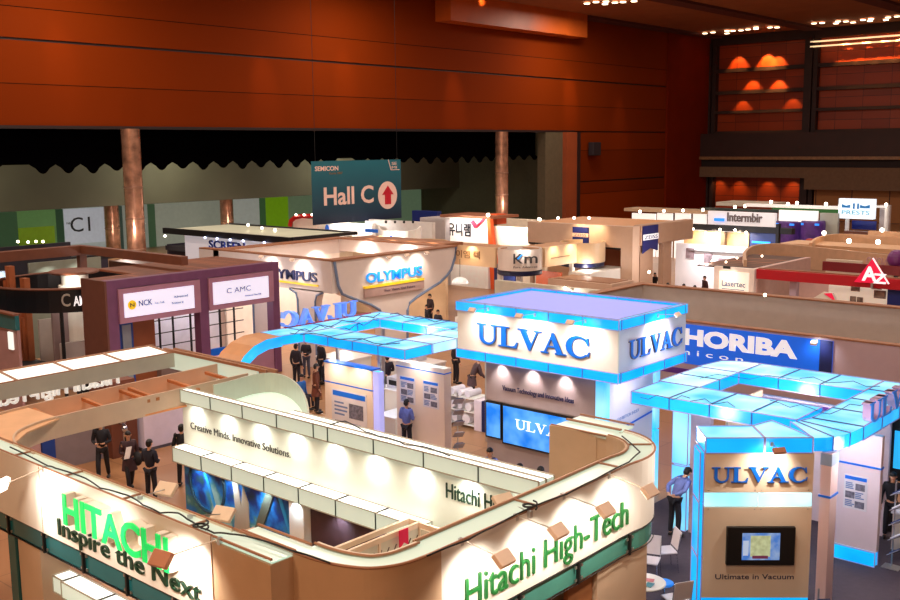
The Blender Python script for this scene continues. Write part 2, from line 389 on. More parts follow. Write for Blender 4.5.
for i, (x, y, pw) in enumerate(((736,66,1),(765,64,2.4),(775,66,1.2),(846,58,1.2),(866,57,1.6),(885,56,1.4),(900,54,1.2),(750,90,.6),(776,90,1.2),(740,110,.3),(790,108,.3))):
    p = PV(x, y, 119.2); spot((p.x,118.5,p.z+2.3), (p.x,119.95,p.z-.9), 1500*pw, 62, (1,.5,.15), .6)
for x in (716,736,765,790):
    p = PV(x, 181, 119.0); spot((p.x,118.6,4.9), (p.x,120,3.0), 160, 80, (1,.5,.15), .9)
# ceiling beams and downlights
m = MB()
for u in (-48.5, -35, -61, -21): m.box(u-1.1, u+.7, -30, 121, 21.95, 22.2)
struct(m.build('trim_12', M('plum ceiling beam', (84,36,34), .8)))
dl = M('downlight', (255,240,215), .3, emit=5, ecol=(255,222,180))
n = 0
def downlight(x, y, label, group):
    p = PZ(x, y, 22.1)
    o = MB().lathe([(.26,0),(.3,.08)], (p.x,p.y,22.0), 12).build('ceiling_downlight', dl); tag(o, label, 'light', group)
for x, y in ((705,34),(713,33),(727,34),(727,31.5),(733,31.5),(741,31),(748,30),(756,29.5),(756,28),(770,28),(777,28),):
    downlight(x, y-1, 'small round ceiling downlight in the row above the left bay of the far wall', 'downlights above the left bay')
for x, y in ((814,24),(822,23.5),(836,24),(838,22),(846,22),(853,23),(863,20.5),(870,21.5),(871,19.5),(886,20.5),(888,18),(897,17)):
    downlight(x, y-1, 'small round ceiling downlight in the row above the right bay of the far wall', 'downlights above the right bay')
for x, y in ((587,3),(596,1.5),(605,3.5),(606,1),(615,2),(623,1.5),(634,.7)):
    downlight(x, y, 'small round ceiling downlight in the cluster at the top edge left of centre', 'downlights at the top edge')
# ------------------------------------------------------------------ helpers for booth rings
def smooth_path(pts, n=6):
    P = [Vector((p[0],p[1],0)) for p in pts]; out = []
    for i in range(len(P)-1):
        p0 = P[max(i-1,0)]; p1 = P[i]; p2 = P[i+1]; p3 = P[min(i+2,len(P)-1)]
        for k in range(n):
            t = k/n
            out.append(.5*((2*p1)+(-p0+p2)*t+(2*p0-5*p1+4*p2-p3)*t*t+(-p0+3*p1-3*p2+p3)*t**3))
    out.append(P[-1]); return [(p.x,p.y) for p in out]
def nrm(pts, i):
    a = Vector(pts[max(i-1,0)]); b = Vector(pts[min(i+1,len(pts)-1)]); d = (b-a).normalized(); return Vector((-d.y, d.x))
def skin(mb, pts, z0, z1, th, mi=0):
    """upright sheet along pts, thickness th to the left of the path"""
    k = len(mb.v); n = len(pts)
    for i, p in enumerate(pts):
        q = Vector(p)+nrm(pts, i)*th
        mb.v += [Vector((p[0],p[1],z0)), Vector((p[0],p[1],z1)), Vector((q.x,q.y,z1)), Vector((q.x,q.y,z0))]
    for i in range(n-1):
        for j in range(4):
            a = k+4*i+j; b = k+4*i+(j+1)%4
            mb.f.append([a, b, b+4, a+4]); mb.m.append(mi)
    mb.f.append([k+3,k+2,k+1,k]); mb.m.append(mi); e = k+4*(n-1); mb.f.append([e,e+1,e+2,e+3]); mb.m.append(mi)
    return mb
def off(pts, w): return [tuple(Vector(p)+nrm(pts, i)*w) for i, p in enumerate(pts)]
def resample(pts, step):
    P = [Vector(p) for p in pts]; tot = sum((P[i+1]-P[i]).length for i in range(len(P)-1)); n = max(1, round(tot/step)); out = []
    for k in range(n+1):
        t = tot*k/n; i = 0
        while i < len(P)-2 and t > (P[i+1]-P[i]).length: t -= (P[i+1]-P[i]).length; i += 1
        L = (P[i+1]-P[i]).length or 1; out.append(tuple(P[i].lerp(P[i+1], min(1, t/L))))
    return out
def top_strip(pts, w, z, parent, step=1.15, mat=None, rim=None, name='top_glass'):
    """glazed top of a ring: panes between two rims with cross bars"""
    inn = off(pts, w); n = len(pts); g = MB(); k = 0
    for p, q in zip(pts, inn): g.v += [Vector((p[0],p[1],z-.03)), Vector((q[0],q[1],z-.03)), Vector((p[0],p[1],z-.05)), Vector((q[0],q[1],z-.05))]
    for i in range(n-1):
        g.f += [[4*i,4*i+1,4*i+5,4*i+4], [4*i+2,4*i+6,4*i+7,4*i+3]]; g.m += [0,0]
    g.build(name, mat or lit_white, parent)
    r = MB(); r.tube([(p[0],p[1],z) for p in pts], .016, 6); r.tube([(p[0],p[1],z) for p in inn], .016, 6)
    acc = 0
    for i in range(n-1):
        acc += (Vector(pts[i+1])-Vector(pts[i])).length
        if acc >= step: acc = 0; r.bar((pts[i+1][0],pts[i+1][1],z-.005), (inn[i+1][0],inn[i+1][1],z-.005), .025)
    r.build('rim', rim or seamb, parent)
def lightbox(cells, z0, z1, parent, smat, tmat, frame, inset=.012, fr=.018, name='light_panel'):
    """cells: list of plan polygons; one glowing box per cell plus a metal frame around each"""
    fm = MB()
    for c in cells:
        cx = sum(p[0] for p in c)/len(c); cy = sum(p[1] for p in c)/len(c)
        q = [(cx+(p[0]-cx)*(1-inset), cy+(p[1]-cy)*(1-inset)) for p in c]
        MB().prism(q, z0+.01, z1-.01, 0, 1).build(name, [smat, tmat], parent)
        for i in range(len(c)):
            a, b = c[i], c[(i+1)%len(c)]
            if (Vector(a)-Vector(b)).length > .25:
                fm.bar((a[0],a[1],z1), (b[0],b[1],z1), fr); fm.bar((a[0],a[1],z0), (b[0],b[1],z0), fr)
            pv_ = c[i-1]
            if (Vector(a)-Vector(b)).length > .25 or (Vector(a)-Vector(pv_)).length > .25: fm.bar((a[0],a[1],z0), (a[0],a[1],z1), fr)
    fm.build('panel_frame', frame, parent)
def cells(u0, u1, v0, v1, n, axis):
    out = []
    for i in range(n):
        if axis == 'u': a = u0+(u1-u0)*i/n; b = u0+(u1-u0)*(i+1)/n; out.append([(a,v0),(b,v0),(b,v1),(a,v1)])
        else: a = v0+(v1-v0)*i/n; b = v0+(v1-v0)*(i+1)/n; out.append([(u0,a),(u1,a),(u1,b),(u0,b)])
    return out
def cable(pts, z, label, r=.011, sag=0, rx=False):
    P = [PZ(x, y, z) if not rx else Vector(x_) for x, y in pts]
    Q = []
    for i in range(len(P)-1):
        for k in range(5):
            t = k/5; Q.append(P[i].lerp(P[i+1], t)+Vector((0,0,.008*math.sin(PI*t))))
    Q.append(P[-1]); o = MB().tube(Q, r, 6).build('power_cable', cable_m); tag(o, label, 'cable'); return o

# ------------------------------------------------------------------ foreground booth, white and green lettering
hb = thing('exhibition_booth', 'large white foreground exhibition booth with green lettering on its ring fascia', 'exhibition booth', (-12,9,0))
TZ = 4.5
fs_ = MB().box(-16.2, -9.72, 6.7, 6.74, 3.49, TZ)
fs_.build('left_sign_panel', white, hb)
sb = MB()
for u in (-15.35,-13.9,-9.73): sb.box(u, u+.012, 6.695, 6.70, 3.5, TZ)
sb.build('panel_seam', seamb, hb)
# left wall -> curved end -> battened beam
pin = [(-9.72,7.03),(-13,7.03),(-15.3,7.03)]
MBx = MB(); skin(MBx, pin, 3.5, TZ, .03); MBx.build('inner_fascia', cream, hb)
pl = [(-16.2+i*.5,6.72) for i in range(13)]+[(-9.72,6.72)]
top_strip([(p[0],p[1]) for p in pl], .3, TZ, hb, 1.3)
# teal band under the sign
tb = MB().box(-16.2, -9.72, 6.74, 6.78, 3.19, 3.46); tb.build('teal_band', dkgreen, hb)
tf = MB().box(-16.2, -9.72, 6.72, 6.76, 3.46, 3.475).box(-16.2, -9.72, 6.72, 6.76, 3.17, 3.185)
for i in range(6): tf.box(-15.05+i*1.12-.02, -15.05+i*1.12+.02, 6.70, 6.76, 3.17, 3.48)
tf.build('band_frame', black, hb)
bt = MB()
for i in range(6):
    for z in (3.23,3.43):
        for du in (-.07,.07): bt.box(-15.05+i*1.12+du-.018, -15.05+i*1.12+du+.018, 6.72, 6.74, z-.018, z+.018)
bt.build('bolt', steel, hb)
MB().box(-14.95, -14.25, 6.8, 7.25, 0, 3.17).build('post', beige, hb)
MB().box(-15.2, -14.97, 6.76, 6.9, 0, 3.17).build('post_glass', dkgreen, hb)
# brown box pier and curved corner down to the floor
MB().box(-9.7, -8.62, 6.7, 7.3, 0, TZ-.06).build('pier', sand, hb)
top_strip([(-9.7,6.72),(-9.3,6.72),(-8.62,6.72)], .3, TZ, hb, 5)
top_strip([(-9.6,7.06),(-9.2,7.06),(-8.62,7.06)], .24, TZ, hb, 5)
co = smooth_path([(-8.62,7.02),(-8.3,7.03),(-7.95,7.1),(-7.62,7.27),(-7.43,7.58),(-7.38,7.95),(-7.38,8.15)], 5)
MBx = MB(); skin(MBx, co, 0, TZ, .04); MBx.build('corner_panel', sand, hb)
top_strip(co, .33, TZ, hb, 9)
ci = off(co, .36); MBx = MB(); skin(MBx, ci, 2.2, TZ, .03); MBx.build('corner_inner_panel', cream, hb)
# right sign wall with rounded far end
ro = [(-7.38,8.15),(-7.38,9),(-7.38,10),(-7.38,11),(-7.4,12.0)]+[( -8.45+1.08*math.cos(math.radians(a)), 12.55+1.12*math.sin(math.radians(a))) for a in range(-12,96,9)]
MBx = MB(); skin(MBx, ro, 3.47, TZ, .04); MBx.build('right_sign_panel', white, hb)
top_strip(ro, .4, TZ, hb, 1.25)
ri = off(ro, .42)+[(-9.5,13.18)]
MBx = MB(); skin(MBx, ri, .0 if 0 else 0.0, TZ, .03); MBx.build('right_inner_panel', sand, hb)
MB().box(-9.5, -8.62, 13.2, 14.05, 0, TZ-.06).build('end_block', sand, hb)
top_strip([(-8.5,13.64),(-9,13.64),(-9.5,13.64)], .4, TZ, hb, 9) if 0 else None
top_strip([(-9.5,13.2),(-9,13.2),(-8.45,13.2)], .43, TZ, hb, 9)
top_strip([(-9.5,13.66),(-9,13.66),(-8.45,13.66)], .38, TZ, hb, 9)
rb = ro[:-6]
MBx = MB(); skin(MBx, off([(p[0]-.0,p[1]) for p in rb], .03), 3.16, 3.44, .02); MBx.build('right_teal_band', M('pale teal glass', (70,140,128), .2, var=.08), hb)
tf = MB(); tf.tube([(p[0],p[1],3.455) for p in rb], .008, 5); tf.tube([(p[0],p[1],3.155) for p in rb], .008, 5)
for v in (8.3,9.6,10.9,12.2): tf.box(-7.40, -7.36, v-.02, v+.02, 3.15, 3.46)
tf.build('right_band_frame', black, hb)
MB().box(-8.0, -7.5, 11.55, 12.9, 0, 3.15).build('post', beige, hb)
MB().box(-7.62, -7.55, 10.9, 11.5, 0, 3.1).build('post', M('brown post', (150,96,58), .5), hb)
bt = MB()
for v in (8.3,9.6,10.9,12.2):
    for z in (3.22,3.4):
        for dv in (-.07,.07): bt.box(-7.385, -7.365, v+dv-.018, v+dv+.018, z-.018, z+.018)
bt.build('bolt', steel, hb)
# lettering
text('HITACHI', (-12.98,6.7,3.9), (-10.42,6.7,3.9), .42, .13, M('letter side white', (232,226,214), .4), hb, 'letter_body', bold=.03)
text('HITACHI', (-12.98,6.7,3.9), (-10.42,6.7,3.9), .42, .02, green, hb, bold=.018, gap=.131)
text('Inspire the Next', (-13.4,6.7,3.6), (-9.95,6.7,3.6), .24, .03, dgreen, hb, bold=.0)
text('Hitachi High-Tech', (-7.38,8.55,3.64), (-7.38,12.12,3.64), .37, .03, mgreen, hb, bold=-.004)

# battened beam (left, nearer) and translucent beam (further)
bb = MB()
p1 = smooth_path([(-14.6,7.0),(-15.3,7.06),(-15.9,7.35),(-16.25,7.9),(-16.35,8.6),(-16.4,10),(-16.5,12.45)], 6)
skin(bb, p1, 4.12, TZ, .03)
bo = smooth_path([(-16.2,6.74),(-16.85,6.95),(-17.25,7.5),(-17.45,8.3),(-17.55,10),(-17.75,12.6)], 6)
skin(bb, bo, 4.12, TZ, .03)
bb.build('curved_beam_fascia', M('taupe fascia', (206,182,160), .45, var=.05), hb)
for i, v in enumerate((8.4,9.4,10.2,10.4,11.3,12.2)): MB().bar((-17.6,v,4.4), (-16.4,v-.12,4.4), .07, .06).build('batten', wood, hb)
sh = MB(); sh.prism([(-16.15,6.8),(-15.2,6.86),(-15.9,7.5),(-16.33,8.3),(-17.6,8.3),(-17.3,7.5),(-16.9,7.0)], 4.43, 4.46)
sh.build('beam_end_board', M('beam board', (222,176,134), .5), hb)
MB().box(-17.7, -16.4, 8.3, 12.5, 4.13, 4.16).build('beam_base', M('beam tan', (226,150,92), .55, var=.1), hb)
lb = MB().box(-19.62, -19.58, 7.2, 12.75, 4.16, TZ-.02)
lb.build('translucent_beam_side', M('smoked translucent panel', (168,165,152), .3, emit=.1, var=.05), hb)
for i in range(4): MB().prism([(-19.64,8.0+i*1.18),(-19.64,9.14+i*1.18),(-20.75,9.3+i*1.18),(-20.75,8.16+i*1.18)], 4.44, 4.47).build('translucent_top', lit_bright, hb)
fr = MB().box(-19.64, -19.6, 7.0, 12.8, 4.46, 4.5).box(-20.8, -20.76, 7.2, 13.0, 4.46, 4.5)
for i in range(5): fr.bar((-19.63,8.0+i*1.18-.02,4.48), (-20.78,8.16+i*1.18-.02,4.48), .04)
fr.build('rim', seamb, hb)
MB().box(-20.8, -20.76, 7.2, 13.0, 4.14, 4.46).build('translucent_beam_side', MATS['smoked translucent panel'], hb)
text('Hitachi High-Tech', (-20.84,12.1,3.72), (-20.84,9.2,3.72), .3, .08, M('back lettering white', (226,222,214), .4, emit=.5), hb, bold=.015)
# back beam
MB().box(-19.9, -16.6, 12.75, 12.79, 4.1, TZ).build('back_beam_panel', lit_white, hb)
MB().box(-20, -16.3, 13.0, 13.06, 4.1, TZ).box(-20,-16.3,12.74,12.8,TZ-.02,TZ+.04).build('back_beam_rim', seamb, hb)
for i in range(2): MB().box(-18.5+i*1.0, -17.6+i*1.0, 12.3, 12.34, 3.75, 4.12).build('lower_glass', lit_white, hb)
# curved white apse wall ending on the inner wall
ap = [tuple(PZ(x, y, TZ)[:2]) for x, y in ((214,385),(234,380),(252,375),(270,373),(283,375.5),(293,381),(301,390),(306,402),(308,415))]
ap = smooth_path(ap, 3)
MBx = MB(); skin(MBx, ap, 4.1, TZ, .03); MBx.build('apse_fascia', M('grey translucent fascia', (186,192,178), .3, emit=.12, var=.04), hb)
MBx = MB(); skin(MBx, off(ap, .03), 0, 4.1, .04); MBx.build('apse_wall', M('pale green white wall', (226,238,226), .4, emit=.45, var=.02), hb)  # wall made to glow in place of light falling on it
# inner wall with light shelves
MB().box(-16.55, -7.9, 10.9, 11.1, 0, 4.3).build('inner_wall', M('inner wall white', (220,228,214), .4, emit=.14, var=.02), hb)  # wall emission evens out the spot pools; the wall is no lamp
wt = M('inner light panel', (195,212,198), .3, emit=.5, ecol=(212,230,214), var=.03); wtop = M('inner light top', (255,255,250), .3, emit=1.0, ecol=(250,255,248), var=.02)
lightbox(cells(-16.3, -12.5, 10.7, 10.86, 4, 'u')+cells(-12.5,-12.15,10.7,10.86,1,'u')+cells(-12.15, -7.9, 10.7, 10.86, 4, 'u'), 4.28, 4.52, hb, wt, wtop, M('pale frame', (176,170,156), .4))
lightbox(cells(-13.4, -7.9, 10.87, 11.06, 5, 'u'), 4.28, 4.52, hb, wt, wtop, MATS['pale frame'])
lightbox(cells(-16.5, -10.05, 10.6, 10.9, 7, 'u'), 3.1, 3.38, hb, wt, wtop, MATS['pale frame'])
text('Creative Minds. Innovative Solutions.', (-16.3,10.9,3.72), (-13.35,10.9,3.72), .13, .01, M('ink', (40,44,40), .6), hb, bold=.0)
text('Hitachi High-Tech', (-9.75,10.9,3.83), (-8.05,10.9,3.83), .23, .02, dgreen, hb, bold=.0)
for i in range(9): spot((-16.05+i*.97,10.74,4.26), (-16.05+i*.97,10.95,3.2), 36, 150, (1,.97,.9), 1, .12)
for i in range(6): spot((-15.9+i*.97,10.66,3.08), (-15.9+i*.97,10.9,2.2), 26, 120, (.6,.85,1), .9)
# printed picture wall
pm = bpy.data.materials.new('blue machine print'); pm.use_nodes = True; nt = pm.node_tree
tc = nt.nodes.new('ShaderNodeTexCoord'); nz = nt.nodes.new('ShaderNodeTexNoise'); nz.inputs['Scale'].default_value = 1.6; nz.inputs['Detail'].default_value = 5
nt.links.new(tc.outputs['Object'], nz.inputs['Vector']); rp = nt.nodes.new('ShaderNodeValToRGB')
cr = rp.color_ramp; cr.elements[0].position = .34; cr.elements[0].color = lin((22,60,60)); cr.elements[1].position = .62; cr.elements[1].color = lin((150,190,190))
for ps, col in ((.42,(10,50,130)),(.5,(24,120,200)),(.56,(70,140,150))): e = cr.elements.new(ps); e.color = lin(col)
nt.links.new(nz.outputs['Fac'], rp.inputs['Fac']); nt.links.new(rp.outputs['Color'], nt.nodes['Principled BSDF'].inputs['Base Color'])
MB().box(-16.5, -13.2, 10.84, 10.9, 0, 3.08).build('picture_panel', pm, hb)
pc = MB()
pc.tube([(-15.75+.55*math.cos(t*PI/14), 10.83, 2.75+.55*math.sin(t*PI/14)) for t in range(-14,15)], .035, 6)
pc.build('picture_ring', M('print ring', (30,60,74), .5), hb)
pc = MB().plate([(0,0),(.2,0),(.75,1.1),(.58,1.2)], (-14.5,10.84,1.9), (1,0,0), (0,0,1), (0,-1,0), 0, .02)
pc.build('picture_tool', M('print tool', (96,98,84), .5), hb)
pc = MB().plate([(0,0),(.5,0),(.5,.9),(.35,1.2),(.28,.8),(.2,1.25),(.05,1.2),(.1,.7)], (-15.0,10.84,1.75), (1,0,0), (0,0,1), (0,-1,0), 0, .015)
pc.build('picture_hand', M('print hand', (176,160,140), .5), hb)
for u in (-15.9,-13.7):
    MB().plate([(0,1.15),(.1,1.15),(.42,.4),(.34,.4)], (u,10.84,1.9), (1,0,0), (0,0,1), (0,-1,0), 0, .01).build('picture_beam', M('print sky blue', (40,150,220), .5), hb)
MB().box(-13.2, -12.82, 10.7, 10.9, 0, 3.1).build('wall_post', white, hb)
MB().box(-12.8, -7.9, 10.84, 10.895, 0, 3.1).build('dark_wall', M('plum wall', (70,44,50), .6, var=.3), hb)
MB().box(-12.8, -9, 10.7, 10.76, 1.62, 1.67).build('yellow_strip', M('yellow strip', (230,200,40), .5), hb)
MB().box(-12.8, -9, 9.0, 10.7, 1.5, 1.6).build('interior_counter', wood, hb)
# glazed partition with double rail
gp = thing('glass_partition', 'cream framed hatched glass partition with a red pennant inside the foreground booth', 'partition', (-10.1,9.8,0))
g = MB()
for u in (-10.2,-9.98):
    g.box(u-.025, u+.025, 8.8, 10.58, 3.42, 3.5)
for v in (8.82,9.25,9.7,10.15,10.55): g.box(-10.0, -9.96, v-.02, v+.02, 1.6, 3.45)
g.box(-10.2, -9.98, 8.78, 8.84, 3.42, 3.5).box(-10.2, -9.98, 10.52, 10.58, 3.42, 3.5)
g.box(-9.98, -8.3, 10.5, 10.55, 3.42, 3.5)
g.build('frame', M('cream frame', (236,214,190), .4), gp)
ht = MB().box(-10.0, -9.985, 8.84, 10.52, 1.6, 3.42); ht.build('glass_pane', M('hatched glass', (206,200,180), .3, emit=.12, var=.1), gp)
ht = MB()
for i in range(11): ht.bar((-9.975, 8.9+i*.15, 2.9+.0*i), (-9.975, 9.03+i*.15, 3.1), .012)
for i in range(11): ht.bar((-9.975, 8.9+i*.15, 3.15), (-9.975, 9.0+i*.15, 3.3), .012)
ht.build('hatching', M('hatch ink', (110,90,80), .6), gp)
MB().box(-9.9, -8.3, 10.48, 10.5, 1.6, 3.42).build('glass_pane', MATS['hatched glass'], gp)
pn = MB().plate([(0,0),(.09,.06),(.18,0),(.18,.26),(0,.26)], tuple(PU(399,548,-9.9)), (0,1,0), (0,0,1), (1,0,0), 0, .02)
tag(pn.build('pennant', M('crimson cloth', (205,16,70), .6, emit=.12)), 'small crimson pennant hanging on the glass partition', 'pennant')
# low light shelf inside the left side
LS = PZ(80, 575, 2.75)
lightbox(cells(LS[0], LS[0]+4, LS[1]-.3, LS[1], 4, 'u')+cells(LS[0]-.3, LS[0], 6.85, LS[1], 1, 'v'), 2.5, 2.75, hb, wt, wtop, MATS['pale frame'], name='low_light_panel')
MB().box(LS[0], LS[0]+4, LS[1]+.05, LS[1]+.1, 0, 2.5).build('display_wall', cream, hb)
br = MB()
for i in range(4):
    br.obox((-7.95, 10.1+i*.42, 2.55+.0*i), (1,0,-.35), (0,1,0), (.35,0,1), .28, .19, .01)
br.build('brochure_tray', white, hb)
MB().box(-8.4, -7.6, 9.6, 11.8, 0, 2.3).build('display_counter', white, hb, bevel=.02)

spot((-6.5,13.4,4.4), (-7.6,12.8,3.95), 45, 120, (1,.86,.72), .9)  # added spot with no fixture, brightens the rounded end of the sign
# floodlights on arms
for x, y, ax, ay, s in ((504,558.6,475,544,'lowest'),(558.6,531,530,519,'second lowest'),(606,510,574,497,'third'),(650,491,622,477,'far right')):
    b_ = PZ(ax, ay, TZ); b_.x = -7.4; h_ = PZ(x, y, 4.38); h_.x = max(h_.x, b_.x+.5)
    arm_lamp(b_, h_, (-7.4,h_.y,3.75), {'lowest':'arm floodlight over the first letters of the long green sign, nearest the curved corner','second lowest':'arm floodlight over the middle of the long green sign, second from the corner','third':'arm floodlight over the last word of the long green sign','far right':'arm floodlight just past the rounded right end of the long green sign'}[s], 60, (.13,.09,.035), 125)
for x, y, ax, ay, lb_ in ((12,483,42,468,'glowing arm floodlight left of the bright green letters, left picture edge'),(178,553,213,541,'brown arm floodlight right of the bright green raised letters')):
    b_ = PZ(ax, ay, TZ); h_ = PZ(x, y, 4.3); h_.y = min(h_.y, 6.2)
    arm_lamp((b_.x,6.72,TZ), h_, (h_.x+(.9 if x<50 else -.1),6.7,3.85), lb_, 60, (.14,.1,.035), 130, body=(glow if x<50 else M('brown lamp housing',(190,130,100),.4)))
spot((-11.7,5.9,4.4), (-11.8,6.7,3.8), 50, 120, (1,.86,.72), .9); spot((-13.7,5.7,4.45), (-13.4,6.7,3.95), 60, 110, (1,.86,.72), .9)
for x, y, ax, ay, lb_ in ((166,489,140,497,'pale floodlight plate reaching inward beside the walking visitors'),(223,514,190,516,'pale floodlight plate reaching inward before the blue picture wall'),(504,501,530,512,'pale floodlight plate reaching inward over the dark lettering on the inner wall')):
    b_ = PZ(ax, ay, TZ); h_ = PZ(x, y, 4.42)
    arm_lamp(b_, h_, h_+Vector((-.15,.5,-.6) if x < 300 else (-.5,.1,-.6)), lb_, 6, (.15,.1,.03), 110, body=M('pale lamp housing',(232,214,190),.4))
cable([(10,447),(48,466),(55,468),(85,478),(100,488),(123,494),(133,498),(143,505),(160,513),(178,513),(187,519),(201,528),(214,533),(230,534),(254,538),(290,550),(330,563)], 4.53, 'black power cable snaking along the top of the left sign wall')
cable([(427,556),(468,540),(493,527),(530,508),(567,494),(596,479),(629,462),(640,452),(622,436)], 4.53, 'black power cable snaking along the top of the right sign wall')
cable([(330,425),(345,421),(366,432),(378,436),(395,440),(405,445),(425,447),(450,456)], 4.56, 'thin power cable lying on the inner wall top panels', .01)
for x, y, c_ in ((201,528,'left'),(530,508,'right')):
    p = PZ(x, y, 4.53); k = MB()
    for j in range(4): k.tube([p+Vector((.09*math.cos(t*PI/5+j),.09*math.sin(t*PI/5+j),.01*j+.005*t)) for t in range(9)], .012, 5)
    tag(k.build('cable_coil', cable_m), 'knot of coiled black cable on top of the %s sign wall' % c_, 'cable')
# ------------------------------------------------------------------ central tower with lavender roof
ub = thing('exhibition_tower', 'tall booth tower, a cyan framed sign box with blue lettering and lavender roof', 'exhibition booth', (-15,21.5,0))
u0, u1, v0, v1 = -17.45, -12.45, 19.95, 23.2
def frame_box(par, u0, u1, v0, v1, z0, z1, nu, nv, top=False, smat=None):
    m_ = smat or cy_side
    cl = []
    for i in range(nu):
        a = u0+(u1-u0)*i/nu; b = u0+(u1-u0)*(i+1)/nu
        cl.append([(a,v0),(b,v0),(b,v0+.12),(a,v0+.12)]); cl.append([(a,v1-.12),(b,v1-.12),(b,v1),(a,v1)])
    for i in range(nv):
        a = v0+.12+(v1-v0-.24)*i/nv; b = v0+.12+(v1-v0-.24)*(i+1)/nv
        cl.append([(u0,a),(u0+.12,a),(u0+.12,b),(u0,b)]); cl.append([(u1-.12,a),(u1,a),(u1,b),(u1-.12,b)])
    lightbox(cl, z0, z1, par, m_, cy_top, framem)
frame_box(ub, u0, u1, v0, v1, 4.76, 5.0, 5, 3); frame_box(ub, u0, u1, v0, v1, 3.5, 3.74, 5, 3)
MB().box(u0+.03, u1-.03, v0+.03, v0+.08, 3.74, 4.76).build('front_sign_panel', white, ub)
MB().box(u1-.08, u1-.03, v0+.08, v1-.03, 3.74, 4.76).build('side_sign_panel', M('violet white laminate', (224,218,232), .4, var=.02), ub)
MB().box(u0+.03, u1-.08, v1-.08, v1-.03, 3.74, 4.76).box(u0+.03, u0+.08, v0+.08, v1-.08, 3.74, 4.76).build('back_sign_panel', cream, ub)
MB().box(u0+.13, u1-.13, v0+.13, v1-.13, 4.9, 4.94).build('roof_cloth', lav, ub)
shd = M('letter shadow return', (120,100,110), .5)  # shade colour for letter copies set slightly lower behind the blue faces
ulvac((-16.72,v0+.03,3.96), (-13.25,v0+.03,3.96), .52, .03, shd, ub, 'letter_body')
ulvac((-16.72,v0+.03,3.98), (-13.25,v0+.03,3.98), .52, .02, blue, ub, gap=.032)
ulvac((u1-.03,20.42,3.98), (u1-.03,22.92,3.98), .46, .03, shd, ub, 'letter_body')
ulvac((u1-.03,20.42,4.0), (u1-.03,22.92,4.0), .46, .02, blue, ub, gap=.032)
MB().box(-16.75, -13.32, 20.35, 20.6, 2.4, 3.5).build('slogan_panel', M('grey lilac panel', (168,150,150), .5), ub)
text('Vacuum Technology and Innovative Ideas', (-16.2,20.34,2.72), (-13.95,20.34,2.72), .13, .01, navy, ub, bold=.01)
MB().box(-16.75, -13.32, 20.38, 20.6, 0, 2.4).build('base_wall', M('grey lilac panel b', (160,146,148), .5), ub)
def screen(par, p0, p1, z0, z1, gl, frame=black, name='display_screen', bz=.04, dep=.08):
    p0 = Vector(p0); p1 = Vector(p1); d = (p1-p0).normalized(); n = Vector((d.y,-d.x,0)); L = (p1-p0).length
    a = MB().plate([(0,z0),(L,z0),(L,z1),(0,z1)], p0-Vector((0,0,p0.z)), d, (0,0,1), n, 0, dep).build(name, frame, par)
    MB().plate([(bz,z0+bz),(L-bz,z0+bz),(L-bz,z1-bz),(bz,z1-bz)], p0-Vector((0,0,p0.z)), d, (0,0,1), n, dep, dep+.006).build('screen_picture', gl, a)
    return a
def screen_mat(name, c1, c2, sc=2.0, e=.9):
    m = M(name, c1, .25, emit=e, var=0); nt = m.node_tree; b = nt.nodes['Principled BSDF']
    nz = nt.nodes.new('ShaderNodeTexNoise'); nz.inputs['Scale'].default_value = sc; tc = nt.nodes.new('ShaderNodeTexCoord')
    nt.links.new(tc.outputs['Object'], nz.inputs['Vector']); r = nt.nodes.new('ShaderNodeValToRGB')
    r.color_ramp.elements[0].position = .35; r.color_ramp.elements[1].position = .65
    r.color_ramp.elements[0].color = lin(c1); r.color_ramp.elements[1].color = lin(c2)
    nt.links.new(nz.outputs['Fac'], r.inputs['Fac']); nt.links.new(r.outputs['Color'], b.inputs['Emission Color']); return m
scr_b = screen_mat('blue screen picture', (20,110,215), (110,180,235))
screen(ub, (-16.74,20.37,0), (-16.2,20.37,0), 1.38, 2.36, scr_b)
s_ = screen(ub, (-16.17,20.37,0), (-13.75,20.37,0), 1.3, 2.36, scr_b)
ulvac((-15.72,20.27,1.78), (-14.05,20.27,1.78), .26, .006, M('screen white', (230,240,255), .4, emit=1), ub, 'screen_lettering')
lightbox([[(-13.3,20.3),(-13.05,20.3),(-13.05,20.55),(-13.3,20.55)]], 0, 1.7, ub, cy_top, cy_top, framem)
lightbox([[(-13.3,20.3),(-13.05,20.3),(-13.05,20.55),(-13.3,20.55)]], 1.72, 3.48, ub, cy_top, cy_top, framem)
MB().box(-13.3, -13.06, 20.56, 22.6, 0, 3.5).build('side_wall', M('violet white wall', (228,224,236), .4, var=.02), ub)
MB().plate([(0,2.02),(1.8,2.2),(1.8,2.25),(0,2.07)], (-13.05,20.75,0), (0,1,0), (0,0,1), (1,0,0), 0, .01).build('blue_stripe', blue, ub)
text('EXHIBITION INDEX', (-13.04,20.9,2.3), (-13.04,21.9,2.36), .08, .005, M('pale blue ink', (130,160,210), .5), ub)
MB().box(-13.05, -13.03, 20.9, 21.9, .9, 1.7).build('poster', navy, ub)
lightbox([[(-13.2,22.62),(-13.0,22.62),(-13.0,22.85),(-13.2,22.85)]], 0, 1.7, ub, cy_top, cy_top, framem)
lightbox([[(-13.2,22.62),(-13.0,22.62),(-13.0,22.85),(-13.2,22.85)]], 1.72, 3.48, ub, cy_top, cy_top, framem)
for u in (-16.2,-15.2,-14.2): spot((u,20.2,3.45), (u,20.36,2.7), 45, 100, (1,.95,.9), .9)
for x, y, l_ in ((472,307,'left'),(519,313,'middle'),(570,319,'right')):
    p = PV(x, y, 19.3)
    arm_lamp((p.x,19.95,4.92), (p.x,19.3,4.95), (p.x,19.98,4.3), 'small arm floodlight over the front sign of the lavender roofed tower, %s of three' % l_, 75, (.1,.06,.03), 115, col=(1,.95,.9))
p = PU(660,318,-11.9)
